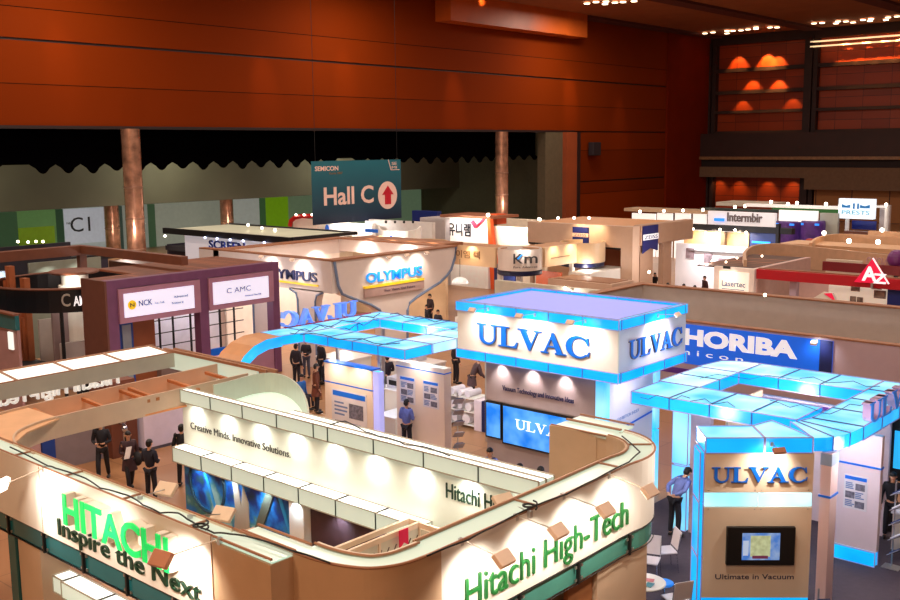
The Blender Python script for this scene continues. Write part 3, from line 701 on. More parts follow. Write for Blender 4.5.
arm_lamp((-12.45,21.7,4.92), (-11.9,21.7,4.97), (-12.45,21.7,4.3), 'small arm floodlight over the right hand sign of the lavender roofed tower', 110, (.1,.06,.03), 120, col=(1,.97,1))
spot((-12.0,20.9,3.45), (-13.0,21.3,2.7), 60, 100, (1,.96,1), .9)

# ------------------------------------------------------------------ canopy right of the tower
rc = thing('exhibition_canopy', 'glowing cyan panel canopy at right, joined by a curve to the kiosk top', 'exhibition booth', (-9.5,21.5,0))
Z0, Z1 = 3.22, 3.5
lightbox(cells(-11.85, -8.0, 19.55, 20.85, 4, 'u'), Z0, Z1, rc, cy_side, cy_top, framem)
lightbox(cells(-11.9, -10.85, 20.87, 22.85, 2, 'v'), Z0, Z1, rc, cy_side, cy_pale, framem)
lightbox([[(-11.95,22.87),(-10.87,22.87),(-10.87,24.15),(-11.4,24.1),(-11.8,23.85)]], Z0, Z1, rc, cy_side, cy_pale, framem)
lightbox(cells(-10.85, -7.85, 22.87, 24.15, 3, 'u'), Z0, Z1, rc, cy_side, cy_top, framem)
lightbox(cells(-7.83, -6.8, 19.9, 24.15, 4, 'v'), Z0, Z1, rc, cy_side, cy_top, framem)
# curved link to the kiosk
def lerp2(a, b, t): return (a[0]+(b[0]-a[0])*t, a[1]+(b[1]-a[1])*t)
oc = smooth_path([(-7.25,18.52),(-6.98,18.82),(-6.84,19.3),(-6.8,19.9)], 3)
ic = [(-8.05,19.35),(-7.98,19.45),(-7.93,19.55),(-7.83,19.9)]
lk = []
for i in range(3):
    seg_ = oc[i*3:i*3+4]; lk.append(seg_+[ic[i+1], ic[i]])
lightbox(lk, Z0, Z1, rc, cy_side, cy_top, framem)
sv = M('letter lilac side', (190,160,205), .4)
ulvac((-6.8,20.0,3.52), (-6.8,23.3,3.52), .42, .16, sv, rc, 'letter_body', gap=-.1)
ulvac((-6.8,20.0,3.52), (-6.8,23.3,3.52), .42, .02, M('letter blue lit', (30,120,215), .4, emit=.3), rc, gap=.062)
for (a, c_) in (((-11.6,20.2),(-11.45,20.35)), ((-10.5,19.9),(-10.28,20.12))):
    pass
def post(par, u, v, w=.1, z=3.2, mat=None, name='post'): MB().box(u-w/2, u+w/2, v-w/2, v+w/2, 0, z).build(name, mat or steel, par)
for q in range(2): lightbox([[(-11.45,20.75),(-11.05,20.75),(-11.05,20.95),(-11.45,20.95)]], q*1.6+.02, q*1.6+1.58, rc, cy_top, cy_top, framem)
MB().box(-11.0, -10.5, 20.78, 20.92, 0, 3.2).build('side_panel', M('mauve panel', (206,178,190), .5), rc)
MB().box(-10.2, -10.15, 20.9, 22.7, 0, 3.2).build('back_panel', beige, rc)
MB().box(-10.5, -7.4, 23.4, 23.5, 0, 2.9).build('far_wall', M('lilac beige wall', (216,196,204), .5), rc)
text('Vacuum component solutions', (-9.6,23.39,2.25), (-8.2,23.39,2.25), .1, .01, navy, rc)
MB().box(-12.3, -8.6, 23.34, 23.4, 2.65, 2.85).build('purple_band', M('purple band', (92,36,140), .5), rc)
# white poster panel under the right end
MB().box(-8.05, -6.95, 21.5, 21.64, .35, 2.9).build('poster_wall', M('pink white panel', (228,206,210), .4, var=.02), rc)
MB().box(-8.07, -6.93, 21.48, 21.66, 2.18, 2.22).build('blue_stripe', blue, rc)
lightbox([[(-8.03,21.48),(-6.97,21.48),(-6.97,21.66),(-8.03,21.66)]], .02, .34, rc, cy_side, cy_top, framem)
def poster(par, o, d, n, w, z0, z1, head=blue, blocks=3, label=None, base=None, seed=0):
    """printed sheet with a title bar, grey pictures and text lines"""
    rr = random.Random(seed); o = Vector(o); d = Vector(d); n = Vector(n); u3 = Vector((0,0,1))
    a = MB().plate([(0,z0),(w,z0),(w,z1),(0,z1)], o, d, u3, n, 0, .012).build('poster', base or M('poster paper', (224,216,220), .5), par)
    h = z1-z0
    MB().plate([(.04*w,z1-.13*h),(.96*w,z1-.13*h),(.96*w,z1-.03*h),(.04*w,z1-.03*h)], o, d, u3, n, .012, .018).build('poster_title', head, a)
    ml = MB(); mp = MB()
    for r in range(blocks):
        zt = z1-.2*h-r*.78*h/blocks; hh = .78*h/blocks
        x = .08*w if r % 2 else .5*w
        mp.plate([(x,zt-hh*.85),(x+.4*w,zt-hh*.85),(x+.4*w,zt-.1*hh),(x,zt-.1*hh)], o, d, u3, n, .012, .017)
        xx = .5*w if r % 2 else .08*w
        for k in range(4):
            zz = zt-hh*(.2+.2*k); L = w*(.25+.15*rr.random()); ml.plate([(xx,zz),(xx+L,zz),(xx+L,zz+.035*h),(xx,zz+.035*h)], o, d, u3, n, .012, .015)
    mp.build('poster_pictures', M('poster picture grey', (110,106,120), .5, var=.5, scale=14), a); ml.build('poster_text', M('poster text blue', (110,130,176), .5), a)
    return a
poster(rc, (-7.7,21.5,0), (1,0,0), (0,-1,0), .5, 1.2, 1.95, seed=3)
for x in (-7.5,): spot((x,20.9,2.9), (x,21.5,2.3), 7, 110, (1,.85,.7), .9)
for i, (x0, y0, x1, y1) in enumerate(((640,397,690,398),(690,399,735,405),(700,376,800,378),(800,378,880,386),(770,402,830,411),(820,415,880,398))):
    P = [PZ(x0+(x1-x0)*t/6, y0+(y1-y0)*t/6+2.5*math.sin(t*2.1+i), 3.53) for t in range(7)]
    MB().tube(P, .008, 5).build('wiring', M('cyan cable', (40,90,130), .5), rc)

# ------------------------------------------------------------------ kiosk
ki = thing('display_kiosk', 'beige kiosk with cyan light bands, a blue lettered sign and a television', 'kiosk', (-8.3,18.2,0))
ka = Vector((-8.79,17.22,0)); kd = Vector((1.54,1.3,0)).normalized(); kn = Vector((kd.y,-kd.x,0)); W = 2.2
def kp(s, t): p = ka+kd*s-kn*t; return (p.x, p.y)
lightbox([[kp(0,0),kp(1.1,0),kp(1.1,.85),kp(0,.85)], [kp(1.12,0),kp(2.02,0),kp(1.6,1.25),kp(1.12,.87)]], Z0-.02, Z1, ki, cy_side, cy_top, framem)
lightbox([[kp(-.09,.03),kp(-.01,.03),kp(-.01,.6),kp(-.09,.6)]], 0, 1.1, ki, cy_side, cy_side, framem); lightbox([[kp(-.09,.03),kp(-.01,.03),kp(-.01,.6),kp(-.09,.6)]], 1.12, 2.2, ki, cy_side, cy_side, framem); lightbox([[kp(-.09,.03),kp(-.01,.03),kp(-.01,.6),kp(-.09,.6)]], 2.22, 3.2, ki, cy_side, cy_side, framem)
kb = M('kiosk beige', (232,212,190), .4, var=.02)
def kplate(name, s0, s1, z0, z1, t0, t1, mat, bev=0): return MB().plate([(s0,z0),(s1,z0),(s1,z1),(s0,z1)], ka, kd, (0,0,1), kn, t0, t1).build(name, mat, ki, bevel=bev)
kplate('sign_panel', .0, 2.05, 2.42, 3.2, -.12, 0, kb); kplate('body', .0, 2.05, .3, 2.13, -.55, 0, kb); kplate('plinth', .0, 2.05, 0, .2, -.5, -.02, kb)
for a, b in ((.01,1.01),(1.04,2.04)): kplate('light_band', a, b, 2.15, 2.4, -.1, -.005, cy_pale)
kplate('base_light', .0, 2.05, .2, .3, -.1, .0, cy_side)
ulvac(ka+kd*.12+Vector((0,0,2.62)), ka+kd*1.92+Vector((0,0,2.62)), .3, .04, shd, ki, 'letter_body')
ulvac(ka+kd*.12+Vector((0,0,2.64)), ka+kd*1.92+Vector((0,0,2.64)), .3, .015, blue, ki, gap=.042)
text('Ultimate in Vacuum', ka+kd*.25+Vector((0,0,.68)), ka+kd*1.76+Vector((0,0,.68)), .1, .006, M('slate ink', (52,50,80), .5), ki, bold=.008)
bt = MB()
for s in (.08,.96,1.08,1.97):
    for z in (2.09,2.47): bt.plate([(s-.01,z-.01),(s+.01,z-.01),(s+.01,z+.01),(s-.01,z+.01)], ka, kd, (0,0,1), kn, 0, .01)
bt.build('bolt', steel, ki)
tv = thing('wall_television', 'flat black television on the kiosk front showing a grey machine picture', 'television', ka+kd*1.3+Vector((0,0,.8)))
def tvp(name, s0, s1, z0, z1, t0, t1, mat, par=tv, bev=0): return MB().plate([(s0,z0),(s1,z0),(s1,z1),(s0,z1)], ka, kd, (0,0,1), kn, t0, t1).build(name, mat, par, bevel=bev)
tvp('casing', .43, 1.73, 1.0, 1.76, .01, .1, black, bev=.01)
tvp('screen_picture', .72, 1.44, 1.11, 1.65, .1, .104, screen_mat('tv grey blue picture', (60,110,190), (150,170,200), 6, .8))
tvp('picture_window', .88, 1.26, 1.18, 1.6, .104, .106, screen_mat('tv machine picture', (150,160,120), (190,200,160), 9, .8))
tvp('picture_window', .92, 1.22, 1.14, 1.2, .106, .108, M('tv red line', (110,50,80), .4, emit=.5))
tvp('picture_window', .74, .84, 1.2, 1.5, .104, .106, M('tv pale column', (170,190,220), .4, emit=.7))
p = ka+kd*1.25+kn*.45+Vector((0,0,3.22))
arm_lamp(ka+kd*1.25+Vector((0,0,3.4)), p+Vector((0,0,.16)), ka+kd*1.15+Vector((0,0,2.9)), 'brown floodlight on the kiosk canopy above its blue lettered sign', 60, (.12,.06,.035), 120, body=MATS['brown lamp housing'])
# slim post panel right of the kiosk
sp_ = thing('signpost_column', 'slim pale pink column with a blue stripe right of the kiosk, brochure tray at foot', 'column', (-7.0,19.0,0))
MB().box(-7.15, -6.95, 18.7, 19.05, 0, 3.2).build('column_body', M('pale pink laminate', (224,196,200), .4, var=.02), sp_)
MB().box(-7.17, -6.93, 18.68, 19.07, 2.32, 2.36).build('blue_stripe', blue, sp_)
MB().box(-7.16, -6.94, 18.69, 19.06, 2.95, 3.18).build('cap_panel', M('cap grey blue', (150,170,200), .4), sp_)

def brochure_rack(u, v, n, label, d=(1,0,0)):
    t = thing('brochure_rack', label, 'brochure rack', (u,v,0)); d = Vector(d)
    s = Vector((-d.y,d.x,0))
    MB().tube([(u,v,0),(u,v,.3+n*.33)], .018, 8).obox((u,v,.015), (1,0,0), (0,1,0), (0,0,1), .18, .14, .015).build('stand', steel, t)
    for i in range(n):
        c = Vector((u,v,.42+i*.33))+d*.14
        MB().obox(c, (d+Vector((0,0,.7))).normalized(), s, (Vector((0,0,1))-d*.7).normalized(), .19, .15, .008).build('tray', M('clear grey tray', (150,150,165), .2), t)
        MB().obox(c+Vector((0,0,.03)), (d+Vector((0,0,.7))).normalized(), s, (Vector((0,0,1))-d*.7).normalized(), .15, .11, .012).build('brochure', [M('brochure navy', (40,60,110), .5), M('brochure white', (226,222,226), .5)][i%2], t)
    return t
brochure_rack(-18.95, 21.7, 5, 'zigzag brochure rack at the right edge of the second poster panel', (.8,-.6,0))
brochure_rack(-6.7, 21.75, 5, 'zigzag brochure rack at the right edge of the poster panel beyond the kiosk', (.9,-.4,0))
brochure_rack(-6.95, 18.35, 1, 'low brochure tray standing at the foot of the slim column', (.7,-.7,0))

# ------------------------------------------------------------------ canopy left of the tower
lc = thing('exhibition_canopy', 'glowing cyan panel canopy at centre left with reversed blue letters and a brown curved leg', 'exhibition booth', (-22,21.5,0))
lightbox(cells(-23.35, -19.15, 19.75, 20.85, 4, 'u'), Z0, Z1, lc, cy_side, cy_top, framem)
lightbox(cells(-24.45, -23.4, 20.0, 24.0, 4, 'v'), Z0, Z1, lc, cy_side, cy_top, framem)
lightbox(cells(-23.35, -20.3, 22.95, 24.0, 3, 'u'), Z0, Z1, lc, cy_side, cy_top, framem)
lightbox(cells(-20.3, -19.15, 20.9, 24.0, 3, 'v'), Z0, Z1, lc, cy_pale, cy_pale, framem)
lightbox([[(-23.4,19.75),(-23.4,20.0),(-24.45,20.0),(-24.5,19.0),(-23.5,18.9)]], Z0, Z1, lc, cy_side, cy_top, framem)
ulvac((-24.42,23.0,3.5), (-24.42,19.85,3.5), .5, .16, M('letter lilac back', (110,150,240), .4, emit=.45), lc, 'letter_body')
ulvac((-24.42,23.0,3.5), (-24.42,19.85,3.5), .5, .02, blue, lc, gap=.162)
MB().box(-24.5, -24.42, 19.9, 23.6, 3.47, 3.53).build('letter_rail', M('red rail', (190,50,90), .4), lc)
# curved leg
arcp = []
A0 = Vector((-23.95,18.95,0)); dr = Vector((.08,-1,0)).normalized(); wd = Vector((1,.02,0)).normalized()
prof = [(0,3.5),(.6,3.5),(1.1,3.38),(1.5,3.15),(1.8,2.8),(1.95,2.4),(2.0,1.9),(2.0,0)]
def legskin(name, w0, w1, mat, th=.25):
    mb = MB(); k = 0
    prs = []
    for s, z in prof: prs.append(A0+dr*s+Vector((0,0,z)))
    for i, p in enumerate(prs):
        t = (prs[min(i+1,len(prs)-1)]-prs[max(i-1,0)]).normalized(); nn = t.cross(wd).normalized()
        if nn.z > 0 or (abs(nn.z) < .1 and nn.dot(dr) > 0): nn = -nn
        mb.v += [p+wd*w0, p+wd*w1, p+wd*w1+nn*th, p+wd*w0+nn*th]
    for i in range(len(prs)-1):
        for j in range(4): a = 4*i+j; b = 4*i+(j+1)%4; mb.f.append([a,b,b+4,a+4]); mb.m.append(0)
    mb.f.append([3,2,1,0]); mb.m.append(0); mb.f.append([4*len(prs)-4+j for j in range(4)]); mb.m.append(0)
    return mb.build(name, mat, lc)
legskin('curved_leg', -.55, .5, M('tan veneer', (206,150,104), .45, var=.05))
legskin('leg_light_edge', .5, .53, cy_side, .3)
for u, v in ((-22.6,20.4),(-20.8,20.4),(-19.4,23.6),(-23.9,23.6)): post(lc, u, v, .09)
wp = M('warm white panel', (236,214,196), .4, var=.02)
def poster_panel(u0, u1, v, z1, label=None):
    MB().box(u0, u1, v, v+.3, 0, z1).build('poster_wall', wp, lc); MB().box(u0-.01, u1+.01, v-.01, v+.31, z1-.62, z1-.585).build('blue_stripe', blue, lc)
poster_panel(-22.6, -20.55, 19.85, 2.72)
poster(lc, (-22.3,19.85,0), (1,0,0), (0,-1,0), 1.5, .45, 1.95, seed=1, blocks=2)
MB().box(-22.6, -20.55, 19.83, 20.17, 2.7, 2.74).build('panel_cap', blue, lc)
MB().box(-21.02, -19.1, 21.3, 21.6, 0, 2.7).build('poster_wall', wp, lc); MB().box(-21.03, -19.09, 21.29, 21.61, 2.54, 2.575).build('blue_stripe', blue, lc)
spot((-20,20.9,2.95), (-20,21.3,2.3), 40, 120, (1,.85,.7), .9)
poster(lc, (-20.87,21.3,0), (1,0,0), (0,-1,0), .62, 1.46, 2.28, seed=2); poster(lc, (-19.93,21.3,0), (1,0,0), (0,-1,0), .62, 1.48, 2.28, seed=4)
lightbox([[(-20.52,19.85),(-20.3,19.85),(-20.3,20.05),(-20.52,20.05)]], 0, 2.7, lc, M('violet light panel', (160,160,235), .3, emit=.6, ecol=(190,190,255)), cy_top, framem)
for u, z in ((-22.0,2.75),(-21.0,2.75)): spot((u,19.3,z+.1), (u,19.85,z-.5), 34, 110, (1,.85,.7), .9)
for i, (x0, y0, x1, y1) in enumerate(((290,333,330,325),(330,325,380,314),(300,333,400,345),(390,314,450,322),(340,330,378,320))):
    P = [PZ(x0+(x1-x0)*t/8, y0+(y1-y0)*t/8+2*math.sin(t*1.9+i), 3.53) for t in range(9)]
    MB().tube(P, .014, 5).build('wiring', MATS['cyan cable'], lc)
# point lights without fixtures, added to brighten the floor under the canopies
for u, v in ((-22,22),(-20.5,22),(-9.4,22.2),(-10,18.5),(-24.5,22),(-18.6,23.5),(-7.6,20.2),(-6.3,19.3)): point((u,v,3.1), 70, (1,.93,.88), .2)
# ------------------------------------------------------------------ middle and far booths
def VW(par, name, x0, x1, yt, yb, v, dep, mat, z0=None, bev=0, z1=None):
    """panel in a plane across the aisle, spanned by what is seen between two columns and two rows"""
    a = PV(x0, yt, v); b = PV(x1, yt, v); c = PV(x0, yb, v)
    return MB().box(a.x, b.x, v, v+dep, c.z if z0 is None else z0, a.z if z1 is None else z1).build(name, mat, par, bevel=bev)
def UW(par, name, x0, x1, yt, yb, u, dep, mat, z0=None, bev=0, z1=None):
    a = PU(x0, yt, u); b = PU(x1, yt, u); c = PU(x0, yb, u)
    return MB().box(u-dep, u, a.y, b.y, c.z if z0 is None else z0, a.z if z1 is None else z1).build(name, mat, par, bevel=bev)
def root(name, label, cat, u, v, group=None): return thing(name, label, cat, (u,v,0), group)
EB = 'exhibition booth'
lampc = M('tiny lamp', (255,245,225), .3, emit=9, ecol=(255,236,205))
def tiny(par, x, y, u=None, v=None, r=.09):
    r *= .6
    p = PU(x, y, u) if u is not None else PV(x, y, v)
    MB().ball(p, r, r, r, 8, 6).build('lamp', lampc, par); return p

# purple framed booth
purple = M('purple laminate', (112,66,104), .5, var=.08); mauve = M('mauve laminate', (170,122,146), .5, var=.05); dkbrown = M('dark brown side', (104,62,48), .6, var=.08)
nb = root('exhibition_booth', 'purple framed booth at left carrying two white lightbox signs side by side', EB, -33.5, 22)
MB().box(-32.6, -32.2, 18.4, 26.0, 4.2, 4.5).box(-32.6,-32.2,18.4,18.8,0,4.2).box(-32.6,-32.2,22.18,22.58,0,4.2).box(-32.6,-32.2,25.66,26.0,0,4.2).build('frame', purple, nb)
for a, b, c_, d_ in ((18.8,22.18,18.98,21.88),(22.58,25.66,22.74,25.38)):
    MB().box(-32.45, -32.12, a, b, 2.95, 4.18).build('sign_surround', mauve, nb)
    MB().box(-32.12, -32.09, c_, d_, 3.15, 4.0).build('sign_face', M('white lightbox face', (215,215,240), .3, emit=.62, ecol=(232,232,255), var=.01), nb)
MB().box(-33.8, -32.2, 18.32, 18.4, 0, 4.5).build('side_wall', dkbrown, nb)
slat = brick_mat('brown slats', (150,88,56), (110,60,38), (60,30,20), 9, .3, .02, rough=.6)
MB().box(-33.8, -32.6, 18.4, 20.4, 4.38, 4.46).box(-36.4, -32.6, 20.4, 26.0, 4.38, 4.46).build('slatted_roof', slat, nb)
MB().box(-32.5, -32.25, 22.58, 25.66, 0, 1.1).build('sill_panel', mauve, nb)
MB().plate([(.17*math.cos(t*PI/8), .17*math.sin(t*PI/8)) for t in range(16)], (-32.09,19.28,3.58), (0,1,0), (0,0,1), (1,0,0), 0, .01).build('logo_disc', M('logo yellow', (240,200,30), .4, emit=.4), nb)
text('N', (-32.07,19.2,3.51), (-32.07,19.36,3.51), .14, .01, M('logo ink navy', (20,30,80), .5), nb)
text('NCK', (-32.09,19.55,3.5), (-32.09,20.1,3.5), .2, .01, M('logo blue', (40,80,160), .5), nb, bold=.01)
text('Co., Ltd.', (-32.09,20.2,3.5), (-32.09,20.6,3.5), .08, .01, MATS['logo blue'], nb)
text('Advanced', (-32.09,21.0,3.62), (-32.09,21.6,3.62), .09, .01, MATS['logo blue'], nb); text('Science', (-32.09,20.9,3.4), (-32.09,21.4,3.4), .09, .01, MATS['logo blue'], nb)
text('C AMC', (-32.09,23.35,3.52), (-32.09,24.5,3.52), .2, .01, M('logo lilac', (120,130,190), .5), nb)
text('Advanced Materials', (-32.09,24.2,3.3), (-32.09,25.0,3.3), .08, .01, MATS['logo lilac'], nb)
# inside: shelving and doors
sh = MB()
for v in (20.9,21.5,22.1,22.9,23.6,24.3,25.0): sh.box(-34.0, -33.94, v, v+.06, .0, 3.0)
for z in (1.0,1.5,2.0,2.5): sh.box(-34.0, -33.95, 20.9, 25.5, z, z+.03)
sh.build('shelf_frame', black, nb)
MB().box(-36.5, -36.4, 22.4, 26, 0, 3.4).build('back_wall', M('white lit wall', (236,236,246), .5), nb)
MB().box(-36.5, -36.4, 18.5, 22.4, 0, 3.4).build('back_wall', M('warm back wall', (150,130,130), .5), nb)
MB().box(-33.9, -33.0, 20.9, 25.4, .0, .95).build('counter', M('taupe counter', (130,110,104), .5), nb)
dr_ = MB().box(-33.0, -32.9, 19.2, 19.75, 0, 2.9); dr_.build('door_frame', M('blue frame', (24,66,150), .4), nb)
MB().box(-32.9, -32.87, 19.3, 19.65, 0, 2.75).build('door_glass', M('grey glass', (150,160,170), .2), nb)
MB().box(-33.4, -33.3, 20.0, 20.9, 0, 3.0).build('inner_door', M('orange brown door', (150,82,44), .5), nb)
MB().box(-32.9, -32.8, 23.0, 23.7, .9, 1.3).build('blue_poster', blue, nb)
point((-34.6,24.2,3.4), 160, (1,.95,1), .15); point((-34.6,20.6,3.4), 50, (1,.85,.75), .15)

# L shaped brown beam booth behind with round black counter ring
gb = root('exhibition_booth', 'booth at far left framed by an angled brown timber beam with grey lit panels', EB, -40, 20)
wd_ = M('brown beam', (118,70,50), .5, var=.08)
MB().box(-40.9, -40.4, 8, 22.3, 4.6, 5.0).build('beam', wd_, gb); MB().box(-40.4, -33.0, 22.0, 22.3, 4.66, 5.0).build('beam', wd_, gb)
MB().box(-40.8, -40.5, 22.0, 22.3, 0, 4.6).build('post', wd_, gb)
MB().box(-42.6, -42.4, 18.6, 20.0, 0, 4.0).build('lit_panel', M('blue grey panel', (150,170,190), .5), gb); MB().box(-42.8, -42.7, 20.8, 24.2, 0, 4.2).build('lit_panel', M('sage panel', (140,146,130), .5), gb)
for v in (19.3,21.6,23.0): spot((-41.9,v,4.3), (-42.6,v,3.0), 60, 90, (1,1,.95), .8)
MB().box(-48, -47.8, 12, 25.5, 0, 4.5).build('dark_wall', M('ink wall', (24,24,40), .6, var=.3), gb)
rb_ = root('reception_ring', 'round black fascia ring with pale lettering around a glowing white drum', EB, -37.1, 20.7)
RC = PZ(72, 280, 4.0)
ring = [(RC.x+2.9*math.cos(t*2*PI/40), RC.y+2.9*math.sin(t*2*PI/40)) for t in range(41)]
DC = PZ(74.5, 274, 4.3)
MBx = MB(); skin(MBx, ring, 3.15, 4.0, .08); MBx.build('fascia', M('black laminate', (18,16,22), .35, var=.2), rb_)
MB().tube([(p[0],p[1],4.02) for p in ring], .05, 6).build('rim', wd_, rb_)
drum = M('white drum', (240,236,225), .4, var=.02)
MB().lathe([(.62,0),(.62,3.9)], (DC.x,DC.y,0), 24).build('drum', drum, rb_); MB().lathe([(.9,0),(.95,.06),(.9,.1)], (DC.x,DC.y,4.35), 20).build('drum_cap', wd_, rb_)
MB().lathe([(.5,0),(.5,.45)], (DC.x,DC.y,3.9), 24).build('drum_neck', drum, rb_)
spot((DC.x+1.0,DC.y-.9,4.35), (DC.x+.3,DC.y-.2,3.7), 60, 110, (1,.95,.85), .9)
for k in range(6):
    t = k*PI/3+.4; post(rb_, RC.x+2.8*math.cos(t), RC.y+2.8*math.sin(t), .1, 3.15, black)
def on_ring(px):
    best = None
    for q in range(-100, 60):
        t = math.radians(q); P = Vector((RC.x+2.95*math.cos(t), RC.y+2.95*math.sin(t), 3.4)); d = PV(px, 300, P.y)
        if best is None or abs(d.x-P.x) < best[0]: best = (abs(d.x-P.x), P)
    return best[1]
text('C', on_ring(61), on_ring(71), .45, .03, M('silver letter', (190,186,180), .3, .3), rb_, bold=.01)
text('AMC', on_ring(74), on_ring(91), .34, .03, M('lit white letter', (245,240,240), .3, emit=.8), rb_, bold=.02)
MB().box(-38.6, -38.5, 19, 23, 0, 2.4).build('inner_wall', greyp, rb_); MB().box(-36.2, -36.0, 18.6, 20.8, 0, 1.8).build('inner_wall', greyp, rb_)
point((-36.6,19.2,2.9), 40, (1,.9,.8), .1)
p0 = PZ(24, 362, .75)
pf = root('pole_feature', 'cluster of upright brown timber poles in a black planter at the left edge', 'sculpture', p0.x, p0.y)
pbm = M('pole wood', (170,96,58), .5, var=.1)
MB().box(p0.x-1.3, p0.x+.9, p0.y-.9, p0.y+.6, 0, .75).build('planter', black2, pf, bevel=.02)
for x, yt, dx in ((16.5,267,.16),(30.5,279,.18),(10,281,.14),(22.5,302,.15),(26,318,.13),(18,330,.15),(13,345,.14)):
    q = PZ(x, 360, .75); tp = PV(x, yt, q.y); MB().box(q.x-dx, q.x+dx, q.y-.12, q.y+.12, .75, tp.z).build('pole', pbm, pf)
text('IPS', (p0.x-.9,p0.y-.92,.4), (p0.x-.2,p0.y-.92,.4), .2, .01, MATS['silver letter'], pf)
tb_ = root('exhibition_booth', 'small pink walled booth with a dark teal beam at the left edge', EB, -29, 12.5)
a = PZ(16, 316, 3.5)
MB().box(a.x-6, a.x, a.y-.05, a.y+.1, 3.0, 3.5).build('teal_beam', dkgreen, tb_); MB().box(a.x-6, a.x, a.y, a.y+.1, 0, 3.0).build('wall', M('dusty pink wall', (170,130,130), .6), tb_)
MB().box(a.x-6, a.x, a.y-.1, a.y+.15, 3.5, 3.56).build('cap', wd_, tb_)
MB().box(a.x-.6, a.x-.3, a.y-.06, a.y, 2.3, 2.9).build('lit_sign', lit_bright, tb_)

# OLYMPUS booth
ob_ = root('exhibition_booth', 'white booth with flared funnel wall and bright blue lettering, at the centre', EB, -34, 30)
ow = M('flared wall white', (226,212,206), .4, var=.02); edge = M('grey blue edging', (110,130,165), .4)
wood2 = M('rim timber', (150,98,66), .55, var=.12)
rt = [(34.85,4.5),(34.75,4.0),(34.5,3.5),(34.23,3.27),(33.75,3.0),(32.2,2.5),(31.75,2.3),(31.6,2.0),(31.55,0)]
lt = [(30.1,0),(30.1,1.9),(29.9,2.22),(29.4,2.5),(28.1,3.0),(27.8,3.14),(27.6,3.5),(27.42,4.5)]
MB().plate(rt+lt, (-30.45,0,0), (0,1,0), (0,0,1), (1,0,0), -.5, 0).build('funnel_wall', ow, ob_)
for ps in (rt, lt): MB().tube([(-30.43,p[0],p[1]) for p in ps], .06, 6).build('edge_band', edge, ob_)
w1 = [(-39.5,4.5),(-30.9,4.5),(-30.5,3.3),(-29.9+.0,3.2),(-31.0,3.12),(-39.5,3.2)]
MB().plate([(-39.5,4.5),(-30.5,4.5),(-30.5,3.2),(-39.5,3.2)], (0,27.3,0), (1,0,0), (0,0,1), (0,-1,0), -.35, 0).build('side_fascia', ow, ob_)
for a, b in ((-32.6,-31.5),(-35.6,-34.4),(-39.3,-38.2)):
    MB().plate([(a-.5,3.25),(a-.12,3.1),(a,2.8),(a,0),(b,0),(b,2.8),(b+.12,3.1),(b+.5,3.25)], (0,27.3,0), (1,0,0), (0,0,1), (0,-1,0), -.35, 0).build('side_leg', ow, ob_)
    for q in (a, b):
        s = -1 if q == a else 1
        MB().tube([(q,27.27,0),(q,27.27,2.8),(q+s*.1,27.27,3.05),(q+s*.5,27.27,3.2)], .045, 6).build('edge_band', edge, ob_)
MB().box(-38.4, -38.0, 27.3, 35, 3.8, 4.5).build('back_fascia', ow, ob_); MB().box(-38.0, -30.95, 34.6, 34.85, 3.9, 4.5).build('far_fascia', ow, ob_)
MB().box(-38.1, -38.0, 27.6, 34.6, 0, 3.8).build('back_wall', M('lit interior wall', (230,214,200), .5, emit=.2), ob_)  # glow added to the back wall as interior brightness
rm = MB().box(-39.5, -30.4, 27.3, 27.65, 4.5, 4.56).build('rim', wood2, ob_); MB().box(-31.0, -30.4, 27.65, 34.9, 4.5, 4.56).build('rim', wood2, ob_)
MB().box(-38.5, -37.8, 27.65, 35, 4.5, 4.56).build('rim', wood2, ob_); MB().box(-37.8, -31.0, 34.5, 34.95, 4.5, 4.56).build('rim', wood2, ob_)
cyl = M('light blue letter', (30,140,235), .4, emit=.55, ecol=(20,150,250)); yel = M('yellow line', (235,195,40), .4, emit=.3)
text('OLYMPUS', (-30.44,29.15,3.45), (-30.44,32.55,3.45), .4, .05, cyl, ob_, bold=.02)
MB().box(-30.45, -30.35, 29.0, 32.6, 2.85, 3.22).build('tagline_shelf', M('mauve tagline panel', (176,146,140), .5), ob_)
MB().box(-30.45, -30.33, 29.0, 32.6, 3.22, 3.32).build('yellow_line', yel, ob_)
text('Your Vision, Our Future', (-30.34,30.1,2.98), (-30.34,32.0,2.98), .1, .01, M('slate', (80,66,90), .5), ob_)
text('OLYMPUS', (-34.9,27.3,3.6), (-31.35,27.3,3.6), .38, .05, navy, ob_, bold=.02)
MB().box(-35, -31.3, 27.24, 27.3, 3.42, 3.5).build('yellow_line', yel, ob_)
for x, y, v in ((379,260,29.9),(397,257,31.0),(420,255,32.2)):
    arm_lamp((-30.5,v,4.5), (-29.8,v,4.5), (-30.45,v,3.7), 'tiny arm floodlight above the flared wall with bright blue letters, %s of three' % {29.9:'left',31.0:'middle',32.2:'right'}[v], 70, (.12,.07,.03), 110)
for u in (-32.2,-34.2):
    arm_lamp((u,27.35,4.5), (u,26.7,4.52), (u,27.3,3.8), 'tiny arm floodlight above the dark blue letters left of the flared wall, %s of two' % {-32.2:'right',-34.2:'left'}[u], 70, (.12,.07,.03), 120)
for v in (28.6,30.8,33): spot((-37.2,v,4.2), (-38.0,v,2.5), 180, 120, (1,.9,.8), .9)
for u in (-36,-33.2): spot((u,34.0,4.3), (u,34.7,3.8), 120, 130, (1,.9,.8), .9)
point((-34,31,3.2), 260, (1,.9,.8), .3)
MB().box(-31.2, -30.9, 35.6, 38.2, 0, 1.1).build('counter', white, ob_); 
